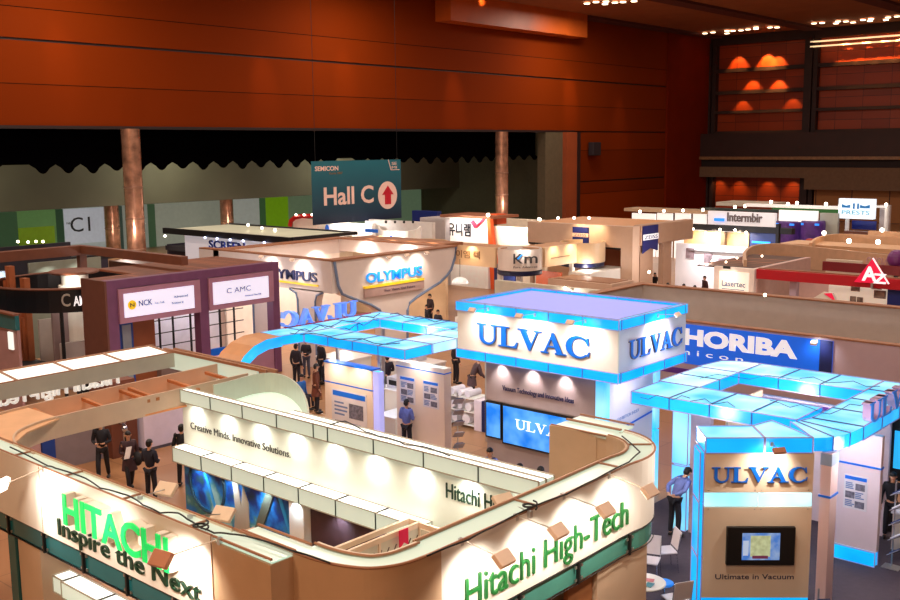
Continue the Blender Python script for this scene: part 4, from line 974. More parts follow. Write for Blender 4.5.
# SCREEN booth
sb_ = root('exhibition_booth', 'dark framed booth with pale translucent ceiling behind the purple framed one', EB, -44, 35)
MB().box(-50.6, -39.5, 32.6, 32.8, 4.3, 4.62).build('black_beam', M('black beam', (20,20,28), .5), sb_); MB().box(-39.6, -39.4, 32.8, 37.2, 4.45, 4.62).box(-50.6,-39.4,37,37.2,4.45,4.62).build('black_beam', MATS['black beam'], sb_)
MB().box(-50.4, -39.6, 32.85, 37.0, 4.5, 4.55).build('translucent_ceiling', M('grey green ceiling', (196,200,176), .5, emit=.12, var=.1, scale=.5), sb_)
MB().box(-49.5, -39.8, 33.3, 33.4, 0, 4.2).build('sign_wall', M('screen sign wall', (226,226,236), .5, emit=.35), sb_); MB().box(-39.7, -39.6, 33.0, 37.0, 2.9, 4.4).build('sign_wall', M('warm sign wall', (222,206,184), .5), sb_)  # front sign wall glows to make up for weak light on it
p = PV(209, 247, 33.28); q = PV(245, 247.5, 33.28)
text('SCREEN', (p.x,33.29,3.62), (q.x,33.29,3.62), .42, .03, M('screen blue', (30,60,170), .5), sb_, bold=.03)
p = PU(330, 241, -39.55); q = PU(356, 239, -39.55); text('SCREEN', (-39.58,p.y,3.85), (-39.58,q.y,3.85), .36, .03, MATS['screen blue'], sb_, bold=.03)
for x in (203,215,228,241,262): p = PV(x, 234, 32.4); spot((p.x,32.5,4.25), (p.x,33.3,3.5), 100, 110, (.9,.92,1), .9); MB().ball((p.x,32.52,4.28), .07,.07,.07,8,6).build('lamp', M('blue white lamp', (200,210,255), .3, emit=4), sb_)
for x, y in ((248,225),(275,230),(262,228)): tiny(sb_, x, y, v=35, r=.13)
MB().box(-58, -50.6, 33.4, 36, 0, 2.2).build('dark_side', M('brown side panel', (92,62,50), .6), sb_)
# dark booths on the far left
db = root('exhibition_booth', 'low black booth with a row of warm ceiling spots far left under the C1 sign', EB, -62, 27)
MB().box(-63, -58, 20, 34.5, 2.3, 2.6).build('roof', black2, db); MB().box(-62.8, -62.6, 22, 36, 0, 2.3).build('back_wall', M('violet black wall', (34,26,44), .6), db)
MB().box(-58.6, -58.5, 20.3, 34, 0, .9).build('counter', black2, db)
for x in (18,28,36,43): tiny(db, x, 242+.5*math.sin(x), u=-57.9, r=.13)
for x in (24,41,72,88): point((-60,PU(x,250,-60).y,2.6), 20, (1,.8,.6), .1)
d2 = root('exhibition_booth', 'long black canopy with small white spots between the two tall columns', EB, -60, 45)
MB().box(-60, -56, 38.8, 47, 2.3, 2.6).build('roof', black2, d2); MB().box(-59.8, -59.7, 38.8, 47, 0, 2.7).build('back_wall', M('violet black wall', (34,26,44), .6), d2)
for x, y in ((165,236),(195,236),(212,237)): tiny(d2, x, y, u=-55.9, r=.13)

# grey long partition and HORIBA wall
lw = root('partition_wall', 'long plain grey beige partition crossing the right side behind the big blue sign board', 'partition', -15, 35.3)
MB().box(-21.2, -4, 35.2, 35.5, 0, 3.5).box(-21.2, -20.9, 31.5, 35.2, 0, 3.5).build('panel', greyp, lw); MB().box(-21.25, -4, 35.15, 35.55, 3.5, 3.55).box(-21.25,-20.85,31.5,35.15,3.5,3.55).build('cap', wood2, lw)
p = PZ(565, 288, 3.0); MB().box(-27.5, -21.25, 34.0, 34.2, 0, 3.3).build('lit_side_panel', M('pale side panel', (206,200,182), .5), lw)
for (x, y) in ((565,288),(649,272),(765,295)): p = PV(x, y, 34.6 if x > 600 else 33.5); tiny(lw, x, y, v=p.y, r=.1); spot((p.x,p.y-.3,p.z), (p.x,p.y+1,p.z-.8), 60, 120, (1,.9,.8), .9) if x < 600 else None
hw = root('partition_wall', 'lower partition wall carrying a big blue sign board with bold white letters', 'partition', -11, 31.4)
MB().box(-18.5, -4, 31.4, 31.6, 0, 2.95).build('panel', M('mauve grey partition', (186,160,164), .5, var=.03), hw); MB().box(-18.5, -4, 31.35, 31.65, 2.95, 3.0).build('cap', wood2, hw)
bm2 = M('board blue', (14,84,190), .4, emit=.5, ecol=(0,100,235), var=.05)  # emission brightens the board beyond the light that reaches it
a = PV(833, 345, 31.36).x
MB().box(-18.4, a, 31.34, 31.4, 1.5, 2.88).build('sign_board', bm2, hw); MB().box(a-.4, a, 31.33, 31.34, 1.5, 2.88).build('sign_end', navy, hw)
p = PV(683, 360, 31.33); q = PV(797, 360, 31.33)
text('HORIBA', (p.x,31.34,2.2), (q.x,31.34,2.2), .5, .02, M('sign white', (235,236,245), .4, emit=.5), hw, bold=.05)
text('s e m i c o n', (p.x-1.2,31.34,1.82), (PV(742,376,31.3).x,31.34,1.82), .19, .015, MATS['sign white'], hw)
MB().box(-18.4, -10.0, 31.36, 31.4, 1.1, 1.3).build('purple_line', MATS['purple band'], hw)
for x in (815,): p = PV(x, 322, 30.9); spot((p.x,30.9,3.0), (p.x,31.4,2.3), 44, 110, (.8,.9,1), .9)
p = PV(814, 343, 30.9); arm_lamp((p.x,31.4,2.97), (p.x,30.9,2.85), (p.x,31.4,2.2), 'brown floodlight above the right end of the big blue sign board', 10, (.1,.08,.04), 100)

# KM booth with drums
km = root('exhibition_booth', 'beige booth of round drums and straight fascias behind the lavender roof', EB, -32, 41)
kmc = M('km beige', (220,188,150), .45, var=.03); kmw = M('km pale', (214,200,190), .45, var=.02); kbr = M('drum top brown', (92,44,26), .6)
def drumf(u, v, r, z0, z1, mat, n='drum'):
    MBx = MB(); skin(MBx, [(u+r*math.cos(t*2*PI/32), v+r*math.sin(t*2*PI/32)) for t in range(33)], z0, z1, .06); MBx.build(n, mat, km)
    MB().lathe([(r-.05,0),(r-.05,.03)], (u,v,z1-.25), 32).build('drum_top', kbr, km)
drumf(-30.9, 40.2, 1.1, 2.95, 4.0, kmw); drumf(-37.5, 40.3, 1.3, 2.95, 4.0, kmc); drumf(-30.4, 45.0, 1.2, 2.95, 4.0, kmc)
MB().lathe([(1.08,0),(1.12,.05),(1.12,.2),(.9,.24)], (-30.9,40.2,2.7), 32).build('drum_base', M('blue black band', (20,26,60), .3), km)
MB().lathe([(1.15,0),(1.15,.2)], (-30.4,45,2.72), 32).build('drum_base', MATS['blue black band'], km)
MB().box(-36.6, -31.9, 39.5, 39.65, 3.0, 4.0).build('fascia', kmc, km); MB().box(-30.15, -30.0, 41.1, 44.2, 3.0, 4.0).build('fascia', kmc, km)
MB().box(-36.6, -31.9, 39.65, 41.2, 3.9, 3.96).box(-31.6,-30.15,41.1,44.2,3.9,3.96).build('ledge', M('km ledge', (190,140,100), .5), km)
a1 = Vector((-30.9+1.13*math.cos(math.radians(-80)), 40.2+1.13*math.sin(math.radians(-80)), 3.42)); a2 = Vector((-30.9+1.13*math.cos(math.radians(-20)), 40.2+1.13*math.sin(math.radians(-20)), 3.42))
kn2 = Vector((.78,-.62,0)); kd2 = Vector((.62,.78,0)); c0 = Vector((-30.9,40.2,0))+kn2*1.12
text('K', c0-kd2*.6+Vector((0,0,3.35)), c0-kd2*.12+Vector((0,0,3.35)), .48, .03, M('graphite letter', (60,58,60), .4), km, bold=.01)
text('m', c0-kd2*.05+Vector((0,0,3.35)), c0+kd2*.62+Vector((0,0,3.35)), .5, .03, MATS['graphite letter'], km, bold=.01)
MB().plate([(-.42,3.6),(-.2,3.8),(-.1,3.8),(-.38,3.54)], c0, kd2, (0,0,1), kn2, .03, .05).build('logo_accent', cyl, km)
text('Pure, Advanced', c0-kd2*.6+Vector((0,0,3.12)), c0+kd2*.6+Vector((0,0,3.12)), .1, .02, MATS['graphite letter'], km)
text('\ucf00\uc774\uc5e0 \ud14d', (-35.0,39.49,3.4), (-32.9,39.49,3.4), .3, .02, M('bronze letter', (130,90,60), .4), km)
MB().box(-30.0, -29.98, 41.6, 43.2, 3.4, 3.44).build('script_line', MATS['bronze letter'], km)
for u in (-35.5,-33.4): spot((u,39.1,4.1), (u,39.5,3.5), 56, 110, (1,.75,.45), .9)
for v in (41.8,43.3): spot((-29.5,v,4.1), (-30,v,3.5), 56, 110, (1,.75,.45), .9)
spot((-29.8,39.2,4.3), (-30.6,40.0,3.5), 60, 110, (1,.92,.85), .9)
for u, v in ((-36.3,39.8),(-31.9,39.9),(-30.3,43.9),(-30.9,40.2),(-30.4,45)): post(km, u, v, .22, 2.95, white)
MB().box(-33.6, -32.2, 41.5, 41.6, 0, 2.9).build('inner_panel', M('navy panel', (26,40,90), .5), km); MB().box(-31.6, -30.0, 42.5, 42.6, 0, 2.6).build('inner_panel', M('orange panel', (190,84,40), .5), km)
MB().box(-29.9, -28.6, 43.0, 46.6, 0, 2.6).build('white_drum_wall', white, km)
point((-32,40.8,2.5), 110, (1,.9,.8), .2); point((-29.4,44,2.7), 60, (1,.92,.85), .2)
dl_ = root('pendant_lamp', 'white dome pendant lamp hanging right of the flared wall, before the beige drums', 'lamp', -31.5, 37.3)
p = PV(460, 283, 38.2); MB().ball(p, .42,.42,.3,16,8,0,0.0).build('shade', M('white shade', (240,236,230), .4, emit=.5), dl_)
MB().tube([p+Vector((0,0,.28)), p+Vector((0,0,1.2))], .015, 5).build('cord', black, dl_)

# Korean lettered white booth + neighbours
ul = root('exhibition_booth', 'white booth with black Korean lettering, red tick and orange corner', EB, -43, 50)
VW(ul, 'side_block', 420, 445, 217.5, 236, 49.5, 3, M('grey white block', (186,176,176), .5), z0=0); VW(ul, 'fascia', 445, 488, 217.5, 236, 50, .4, M('bright laminate', (245,238,228), .5, emit=.12), z0=0)
p = PV(447, 234, 49.9); q = PV(470, 234, 49.9)
text('\uc720\ub2c8\ub7a8', (p.x,49.98,p.z), (q.x,49.98,p.z), .62, .03, M('letter black', (24,22,30), .5), ul, bold=.02)
a = PV(472, 221, 49.9); b_ = PV(476, 227, 49.9); c_ = PV(484, 219, 49.9)
MB().bar(a, b_, .16, .22).bar(b_, c_, .1, .12).build('red_tick', M('red tick', (205,30,60), .4), ul)
a = PV(487, 219, 50); b_ = PV(492, 237, 50); MB().plate([(a.x,a.z),(a.x+.25,a.z),(b_.x+.5,0),(b_.x-.1,0)], (0,50,0), (1,0,0), (0,0,1), (0,-1,0), -.3, .02).build('orange_edge', M('orange edge', (226,90,34), .5), ul)
VW(ul, 'orange_top', 488, 497, 214, 224, 52, 1, MATS['orange edge']); VW(ul, 'roof_rim', 440, 490, 214.5, 217, 50.5, 3, M('brown rim', (150,90,60), .5))
for x in (450,460,472,484): p = PV(x, 216, 49.2); spot(p, (p.x,50,p.z-.6), 140, 110, (1,.95,.9), .9)
tiny(ul, 488, 215, v=49.3, r=.2)
wb2 = root('exhibition_booth', 'plain white booth with rounded lit fascia right of the Korean lettered booth', EB, -40, 52)
VW(wb2, 'fascia', 493, 541, 226, 237, 50.5, .3, M('warm lit fascia', (240,224,200), .5, emit=.1), z0=0); VW(wb2, 'upper_fascia', 497, 545, 218, 225, 56, .3, MATS['warm lit fascia'], z0=0)  # part of the lit look is emission in the fascia material
for x in (505,518,531): p = PV(x, 225, 49.6); spot(p, (p.x,50.5,p.z-.5), 160, 120, (1,.9,.8), .9)
tiny(wb2, 539, 219, v=49, r=.15)
cb2 = root('exhibition_booth', 'white rounded booth below the banner right edge, showing a small green and blue figure', EB, -44, 44)
MBx = MB(); cp = smooth_path([tuple(PZ(x,y,4.3)[:2]) for x,y in ((378,225),(379,229),(384,231),(395,231),(408,231),(418,229),(421,226))], 4)
skin(MBx, cp, 2.9, 4.3, .1); MBx.build('rounded_fascia', M('bright laminate', (245,238,228), .5, emit=.12), cb2)
MBx = MB(); skin(MBx, cp, 0, 2.9, .1); MBx.build('lower_wall', white, cb2)
p = PZ(391, 231, 4.3); MB().ball((p.x+.1,p.y-.12,3.6), .16,.05,.22).build('green_mark', M('mark green', (60,180,60), .5), cb2); MB().ball((p.x+.1,p.y-.12,3.95), .1,.05,.12).build('blue_mark', blue, cb2)
for x in (386,395,404,413): p = PZ(x, 222, 4.6); MB().ball(p, .08,.08,.08,8,6).build('lamp', black, cb2)
spot((cp[8][0]+1.3,cp[8][1]-1.6,4.6), (cp[12][0],cp[12][1],3.6), 240, 100, (1,.95,.9), .9)
VW(cb2, 'back_block', 365, 432, 219, 226, 47, .3, M('white side', (226,220,216), .5), z0=0)
VW(cb2, 'blue_block', 412, 437, 210.5, 216, 60, .5, M('deep blue', (20,44,130), .5), z0=0); VW(cb2, 'blue_strip', 365, 378, 229, 232, 44, .3, blue)
wb3 = root('exhibition_booth', 'long white lit booth behind the foot of the Hall C banner', EB, -50, 47)
VW(wb3, 'fascia', 318, 372, 221, 230, 46, .3, MATS['bright laminate'], z0=0); p = PV(327, 229, 45.9); MB().ball(p, .2,.05,.3).build('mark', blue, wb3)
for x in (330,345,360): p = PV(x, 220, 45.2); spot(p, (p.x,46,p.z-.5), 120, 120, (1,.95,.9), .9)
text('Electronics', PV(338,228,45.98), PV(362,228,45.98), .2, .02, M('pale grey letter', (170,170,180), .5), wb3)
ra = root('exhibition_booth', 'booth with a red rounded arch edge and white lit front left of the banner', EB, -54, 44)
c0 = PV(306, 226, 45); MB().tube([PV(290,226,45), PV(291,221,45), PV(295,217.5,45), PV(301,216.3,45), PV(313,216,45)], .16, 8).build('red_arch', M('red arch', (196,20,24), .4), ra)
VW(ra, 'front', 293, 316, 218.5, 228, 45.3, .3, M('cream lit front', (240,216,196), .5, emit=.15), z0=0)
for x in (296,304,312): tiny(ra, x, 214.8, v=44.8, r=.13)
bw = root('exhibition_booth', 'white walled booth with a brown timber rim just behind the roof of the flared booth', EB, -39, 38)
VW(bw, 'rim', 352, 445, 237, 240, 38.5, 1.4, wood2); VW(bw, 'wall', 352, 445, 240, 250, 38.6, .2, kmc, z0=0)
for x in (365,385,405,425): p = PV(x, 238, 38); spot(p, (p.x,38.6,p.z-.6), 60, 120, (1,.85,.65), .9)
# Zeiss blocks
zb = root('exhibition_booth', 'big taupe block booth with two navy and white striped panels', EB, -30, 47)
tp = M('taupe block', (196,164,142), .5, var=.03); tp2 = M('taupe block shade', (178,142,118), .5, var=.03)  # second taupe is the same block with shade mixed into its colour
MB().box(-34.8, -28.6, 46.0, 46.4, 3.65, 4.8).build('fascia', tp, zb); MB().box(-34.8, -28.3, 46.4, 51.5, 4.7, 4.78).build('roof', M('warm roof', (200,140,90), .5), zb)
MB().box(-28.6, -27.9, 45.9, 46.6, 0, 4.8).build('column', tp, zb); MB().box(-28.3, -27.8, 46.6, 52.2, 3.75, 4.85).build('side_block', tp2, zb, bevel=.05)
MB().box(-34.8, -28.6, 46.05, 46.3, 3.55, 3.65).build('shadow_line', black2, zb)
ns = M('navy stripe panel', (24,34,100), .4); wsm = M('white stripe', (240,240,245), .4, emit=.4)
a = PV(572, 230, 45.9); b_ = PV(588, 230, 45.9)
MB().box(a.x, b_.x, 45.95, 46.0, 3.75, 4.65).build('sign', ns, zb); MB().box(a.x, b_.x, 45.93, 45.95, 4.12, 4.32).build('sign_stripe', M('peach stripe', (226,180,150), .4, emit=.2), zb)
text('ZEISS', (a.x+.12,45.93,4.15), (b_.x-.12,45.93,4.15), .14, .01, ns, zb)
a = PU(643, 240, -27.75).y; b_ = PU(658, 240, -27.75).y
MB().plate([(a,3.35),((a+b_)/2,3.6),(b_,3.4),(b_,4.8),(a,4.8)], (-27.8,0,0), (0,1,0), (0,0,1), (1,0,0), 0, .06).build('sign', ns, zb)
MB().box(-27.74, -27.72, a, b_, 4.05, 4.35).build('sign_stripe', wsm, zb); text('ZEISS', (-27.72,a+.1,4.1), (-27.72,b_-.1,4.1), .18, .01, ns, zb)
MB().box(-28.2, -27.9, 46.7, 48.0, 0, 3.75).build('lower_wall', tp2, zb); MB().box(-28.2, -27.9, 49.1, 50.0, 0, 3.75).build('lower_wall', tp2, zb)
MB().box(-33.5, -29, 48.5, 48.6, 0, 3.4).build('inner_wall', MATS['orange brown door'], zb)
for x in (575,590): p = PV(x, 222, 45.3); spot(p, (p.x,46,p.z-.7), 90, 110, (1,.75,.45), .9)
for x, y in ((540,219.5),(558,218),(574,218),(589,218)): tiny(zb, x, y, v=46.6, r=.13)
for u in (-34.6,-31.5): post(zb, u, 46.2, .2, 3.6, tp)
zc = root('display_counter', 'beige reception counter block with framed posters below, left of the taupe column', 'counter', -28, 41)
MB().box(-29.6, -25.9, 40.8, 42.8, 2.0, 2.5).build('counter_body', tp, zc); MB().box(-29.4, -26.1, 41.0, 42.6, 2.5, 2.54).build('counter_top', M('counter recess', (150,104,74), .5), zc)
MB().box(-29.4, -26.0, 41.0, 42.5, 0, 2.0).build('base', M('dark base', (60,44,48), .5), zc)
for i, m_ in enumerate((M('crimson poster', (170,40,50), .5), M('poster white', (235,228,220), .5, emit=.15), MATS['poster white'])):
    MB().box(-29.2+i*1.05, -28.3+i*1.05, 40.74, 40.8, .9, 1.9).build('poster', m_, zc)
wr = root('exhibition_booth', 'bright white walled room with small posters right of the taupe blocks', EB, -24, 50)
wlm = M('bright room wall', (240,236,240), .5, emit=.3)  # emission added so the room wall reads as brightly lit
VW(wr, 'wall', 676, 748, 243, 290, 56, .2, wlm, z0=0)
for x, y in ((686,252),(704,257),(718,262)): VW(wr, 'poster', x, x+8, y-4, y+6, 55.9, .06, M('small poster', (150,130,136), .5, var=.4, scale=4))
p = PV(696, 262, 54); spot((p.x,54.2,4.2), (p.x+.4,56,2.9), 700, 110, (1,.98,1), .9)
VW(wr, 'shelf_line', 690, 748, 250, 251, 55.8, .3, steel)
orr = root('exhibition_booth', 'warm orange lit booth with dark roof beam under the illuminated letter sign', EB, -30, 60)
VW(orr, 'wall', 684, 750, 230, 244, 60, .2, M('amber wall', (232,196,150), .5), z0=0); VW(orr, 'dark_beam', 690, 792, 224, 229.5, 59.2, .5, black2); VW(orr, 'dark_beam_end', 776, 779, 224, 262, 59.1, .3, black2, z0=0)
VW(orr, 'blue_room', 749, 778, 229, 262, 60, .2, M('navy blue room', (36,56,120), .5, emit=.12), z0=0)
VW(orr, 'blue_glow', 752, 770, 241, 243, 59.9, .05, M('cyan line', (30,160,255), .4, emit=1.5))
VW(orr, 'sample_column', 721, 725, 232, 256, 59.5, .3, M('grey brown column', (120,100,90), .5), z0=0)
for x in (697,712,735): p = PV(x, 231, 58.8); spot(p, (p.x,60,p.z-1), 288, 110, (1,.75,.45), .9)
for x, y in ((693,229),(706,233),(720,229.5),(735,230),(746,232.5)): tiny(orr, x, y, v=58.9, r=.14)
im = root('exhibition_booth', 'long white illuminated fascia with large raised letters far right of centre', EB, -30, 72)
VW(im, 'fascia', 708, 775, 211, 222, 70, .4, M('lit grey white fascia', (226,222,226), .5, emit=.55), z0=0)  # fascia whitened by emission in its own material
p = PV(727, 221, 69.9); q = PV(762, 221, 69.9); text('Intermbir', (p.x,69.98,p.z), (q.x,69.98,p.z), .62, .1, M('charcoal letter', (126,116,120), .5), im, bold=.02)
VW(im, 'blue_tab', 714, 724, 218, 221, 69.8, .1, M('cyan blue tab', (40,140,255), .4, emit=.9))
VW(im, 'round_roof', 716, 772, 202, 205.5, 76, 3, M('silver roof', (196,186,170), .4, .2)); VW(im, 'roof_strip', 624, 712, 208, 211, 72, 2, M('tan roof', (200,170,140), .4)); VW(im, 'dark_strip', 700, 778, 207.5, 210, 71, .6, M('green black', (30,44,40), .5))
for x0, x1 in ((632,655),(657,672),(675,690),(693,706)): VW(im, 'lit_panel', x0, x1, 213, 220.5, 73, .2, M('white lit panel', (250,246,240), .5, emit=.8), z0=0)
for x, y in ((640,211.5),(664,211),(683,210.5),(703,210),(735,207),(745,206)): tiny(im, x, y, v=70.5, r=.2)
wk = root('exhibition_booth', 'white fascia booth with purple backlit pictures and green lit roof', EB, -26, 76)
VW(wk, 'fascia', 779, 817, 210, 221, 68, .3, M('lit white fascia', (245,240,235), .5, emit=.8)); VW(wk, 'back', 776, 838, 221, 245, 69, .3, M('indigo wall', (44,40,110), .5, emit=.08), z0=0)  # white fascia brightness is put in as emission
VW(wk, 'green_roof', 772, 842, 205.5, 211, 72, 1, M('green roof', (50,110,50), .6, emit=.15)); VW(wk, 'white_beam', 745, 842, 203.5, 206.5, 70, .4, M('white beam', (240,235,230), .5, emit=.4))
VW(wk, 'panel', 820, 838, 213, 240, 68.5, .3, M('grey green panel', (176,180,170), .5), z0=0)
for x in (785,810):
    p = PV(x, 230, 67.6); MB().lathe([(.75,-.6),(.8,-.5),(.8,.9),(.75,1.0)], (p.x,p.y+.5,p.z-.4), 24).build('picture_drum', M('violet picture', (76,44,110), .4, emit=.3, var=.5, scale=2), wk)
    VW(wk, 'cyan_strip', x-9, x+9, 223, 225, 67.4, .05, MATS['cyan blue tab'])
VW(wk, 'orange_block', 806, 828, 239, 243.5, 62, .5, M('vermilion block', (190,60,20), .5))
for x, y in ((771,202),(788,204),(797,203),(826,204)): tiny(wk, x, y, v=69, r=.2)
ps = root('sign_tower', 'square white sign with blue figures and pale lettering on a white frame', 'sign', -28, 72)
a = PV(839, 198.5, 70); b_ = PV(873, 219.5, 70)
MB().box(a.x, b_.x, 70, 70.5, b_.z, a.z).build('sign_box', M('sign box glow', (226,240,250), .3, emit=.9, ecol=(226,242,255)), ps)
w_ = b_.x-a.x; h_ = a.z-b_.z; sb2 = M('prests blue', (24,120,190), .4, emit=.3)
text('PRESTS', (a.x+.1*w_,70,b_.z+.22*h_), (b_.x-.1*w_,70,b_.z+.22*h_), .2*h_, .03, M('prests pale blue', (110,180,210), .4, emit=.4), ps, bold=.01)
for k, (s0, s1) in enumerate(((.1,.34),(.62,.9))):
    o_ = a.x+s0*w_; L = (s1-s0)*w_
    MB().plate([(0,.18*h_),(L*.5,.1*h_),(L,.16*h_),(L,0),(0,0)] if k == 0 else [(0,.16*h_),(L*.5,.1*h_),(L,.18*h_),(L,0),(0,0)], (o_,69.98,b_.z+.55*h_), (1,0,0), (0,0,1), (0,-1,0), 0, .04).build('blue_figure', sb2, ps)
for s in (.42,.54): MB().box(a.x+s*w_, a.x+(s+.05)*w_, 69.94, 69.99, b_.z+.5*h_, b_.z+.78*h_).build('blue_figure', sb2, ps)
VW(ps, 'blue_board', 852, 876, 220.5, 229, 70.6, .2, M('royal blue board', (20,44,140), .4)); 
fm = M('white frame post', (236,232,226), .5, emit=.2)
for x in (846,885): VW(ps, 'frame_post', x, x+2.6, 205, 240, 71, .3, fm, z0=0)
VW(ps, 'frame_beam', 838, 888, 204.5, 206.5, 71.4, .3, fm)
VW(ps, 'side_glass', 880, 890, 205, 240, 72, .3, M('grey lit glass', (190,180,180), .4), z0=0); tiny(ps, 886, 204.5, v=70.8, r=.18)
cf = root('exhibition_booth', 'curved beige fascia washed by spotlights below the square white sign', EB, -20, 60)
MBx = MB(); cp = smooth_path([tuple(PZ(x,y,3.6)[:2]) for x,y in ((812,243),(818,238),(832,234.5),(850,234),(880,236),(905,238))], 5)
skin(MBx, cp, 2.6, 3.6, .15); MBx.build('fascia', M('curved beige', (226,180,140), .5), cf); MBx = MB(); skin(MBx, cp, 0, 2.6, .1); MBx.build('lower_wall', M('mid beige', (186,150,124), .5), cf)
VW(cf, 'brown_block', 844, 868, 231, 239, 64, .6, M('walnut block', (110,70,60), .5)); VW(cf, 'upper_fascia', 868, 905, 231, 239, 63, .4, MATS['curved beige'])
for x, y in ((824,233),(849,241),(878,242),(882,230)): p = PZ(x, y, 3.9); MB().ball(p, .13,.13,.13,8,6).build('lamp', lampc, cf); spot(p, (p.x-.3,p.y+1.5,3.0), 234, 120, (1,.85,.65), .9)
# Lasertec + red AZ booth
ls_ = root('exhibition_booth', 'white walled booth with a small lit sign and a brown slatted roof', EB, -21, 47)
MB().box(-22.8, -20.75, 45.0, 45.25, 0, 3.2).build('front_wall', M('warm white wall', (232,216,206), .5, emit=.12), ls_); MB().box(-20.95, -20.7, 45.25, 51.5, 0, 3.2).build('side_wall', M('rose beige wall', (206,172,166), .5), ls_)  # front wall carries a little emission as stand-in light
MB().box(-22.5, -21.0, 44.95, 45.0, 1.7, 3.0).build('lit_sign', M('warm lightbox', (245,232,216), .4, emit=.55, ecol=(255,238,220)), ls_)
text('Lasertec', (-22.35,44.95,2.3), (-21.15,44.95,2.3), .26, .015, M('laser blue', (60,90,150), .5), ls_, bold=.01); MB().box(-22.35, -21.2, 44.94, 44.95, 2.15, 2.18).build('underline', MATS['laser blue'], ls_)
MB().box(-23.8, -20.95, 45.2, 51.5, 3.12, 3.18).build('slatted_roof', brick_mat('dark slats', (150,92,60), (70,40,28), (40,22,16), 12, .7, .1, rough=.6), ls_)
for x, y in ((718,265),): VW(ls_, 'vent', 723, 730, 266, 268.5, 44.9, .05, black)
for x, y in ((712,261),(726,262),(737,258),(762,256)): tiny(ls_, x, y, v=46, r=.08)
spot((-22,44.3,3.2), (-22,45,2.4), 28, 110, (1,.88,.75), .9)
az = root('exhibition_booth', 'white booth ringed by a dark red beam behind the red triangle', EB, -15, 47)
rdm = M('crimson beam', (176,12,30), .4, emit=.06, var=.04)
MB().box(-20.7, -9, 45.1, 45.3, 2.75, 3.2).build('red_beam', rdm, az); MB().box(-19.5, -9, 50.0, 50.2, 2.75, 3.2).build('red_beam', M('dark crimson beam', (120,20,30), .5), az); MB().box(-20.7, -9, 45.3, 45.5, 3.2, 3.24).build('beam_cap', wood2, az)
VW(az, 'post', 790, 797, 276, 300, 45.4, .3, M('violet grey post', (180,160,180), .5), z0=0); VW(az, 'picture_wall', 829, 888, 281, 320, 46.0, .2, M('cream picture wall', (236,222,204), .5, emit=.4), z0=0)
VW(az, 'blue_panel', 888, 905, 283, 320, 45.7, .2, M('royal blue panel', (24,50,150), .4), z0=0)
for x, y, w_ in ((851,283,9),(850,296,6),(857,297,6),(872,281,10),(874,290,12)): VW(az, 'picture', x, x+w_, y, y+8, 45.95, .04, M('machine picture', (150,136,130), .5, var=.5, scale=6))
VW(az, 'back_wall', 797, 830, 279, 310, 47, .2, M('rose beige wall', (206,172,166), .5), z0=0)
VW(az, 'inner_wall', 826, 862, 259, 268, 51, .2, cream, z0=0)
point((-16.5,46.2,2.6), 50, (1,.9,.8), .1)
at_ = root('triangle_sign', 'red triangle sign with two white letters standing on the dark red beam', 'sign', -15.5, 44.9)
a = PV(873, 258, 44.9); b_ = PV(854, 282, 44.9); c_ = PV(889, 284, 44.9)
MB().plate([(a.x,a.z),(b_.x,b_.z),(c_.x,c_.z)], (0,44.9,0), (1,0,0), (0,0,1), (0,-1,0), -.12, 0).build('triangle_board', M('signal red', (226,24,70), .4, emit=.5), at_)
whl = M('sign lettering white', (245,235,240), .4, emit=.8)
MB().bar(a+Vector((0,-.02,0)), c_+Vector((0,-.02,0)), .03, .06).build('white_edge', whl, at_)
text('A', Vector((b_.x+.33,44.9,b_.z+.12)), Vector((a.x+.2,44.9,b_.z+.12)), .58, .02, whl, at_, bold=.03); text('Z', Vector((a.x+.05,44.9,b_.z+.03)), Vector((a.x+.62,44.9,b_.z+.03)), .4, .02, whl, at_, bold=.03)
MB().box(a.x-.05, a.x+.05, 44.92, 45.1, 2.75, b_.z+.2).build('mount', steel, at_)
rs = root('floor_sign', 'small white and red wedge shaped sign beside the cream picture wall', 'sign', -17, 44)
a = PV(800, 306, 44); b_ = PV(832, 293, 44); c_ = PV(838, 306, 44)
MB().plate([(a.x,a.z),(b_.x-.4,b_.z),(b_.x,b_.z),(c_.x,c_.z)], (0,44,0), (1,0,0), (0,0,1), (0,-1,0), -.2, 0).build('board', white, rs); MB().plate([(b_.x-.35,b_.z-.05),(b_.x,b_.z),(c_.x,c_.z),(b_.x,b_.z-.25)], (0,43.98,0), (1,0,0), (0,0,1), (0,-1,0), 0, .02).build('red_corner', M('signal red', (226,24,70), .4), rs)
MB().box(a.x, c_.x, 44.05, 44.15, 0, c_.z).build('stand', white, rs)
bb_ = root('exhibition_booth', 'wide beige booth with rounded left corner behind the slatted roof', EB, -20, 54)
MBx = MB(); cp = smooth_path([tuple(PZ(x,y,3.5)[:2]) for x,y in ((747,260),(746,253),(750,248),(758,245),(775,243.5),(800,245.5),(905,257))], 5)
skin(MBx, cp, 2.3, 3.5, .15); MBx.build('rounded_fascia', M('light taupe', (206,166,136), .5), bb_); MBx = MB(); skin(MBx, cp, 0, 2.3, .1); MBx.build('lower_wall', MATS['mid beige'], bb_)
VW(bb_, 'ledge', 780, 905, 243, 246, 57, 2.5, M('ledge sand', (214,170,132), .5)); 
rl = root('letter_sign', 'row of raised grey letters seen from behind above the dark red beam', 'sign', -17, 51)
p = PV(866, 266, 51); q = PV(893, 266, 51); text('CINOMO', (q.x,51,p.z), (p.x,51,p.z), .45, .05, M('rose grey letter', (196,150,160), .4), rl)
MB().box(p.x, q.x, 51.0, 51.06, 0, p.z).build('backing_wall', cream, rl)
pk = root('plant_pot_display', 'round magenta object at the right edge beside the reversed letters', 'ball', -13, 51)
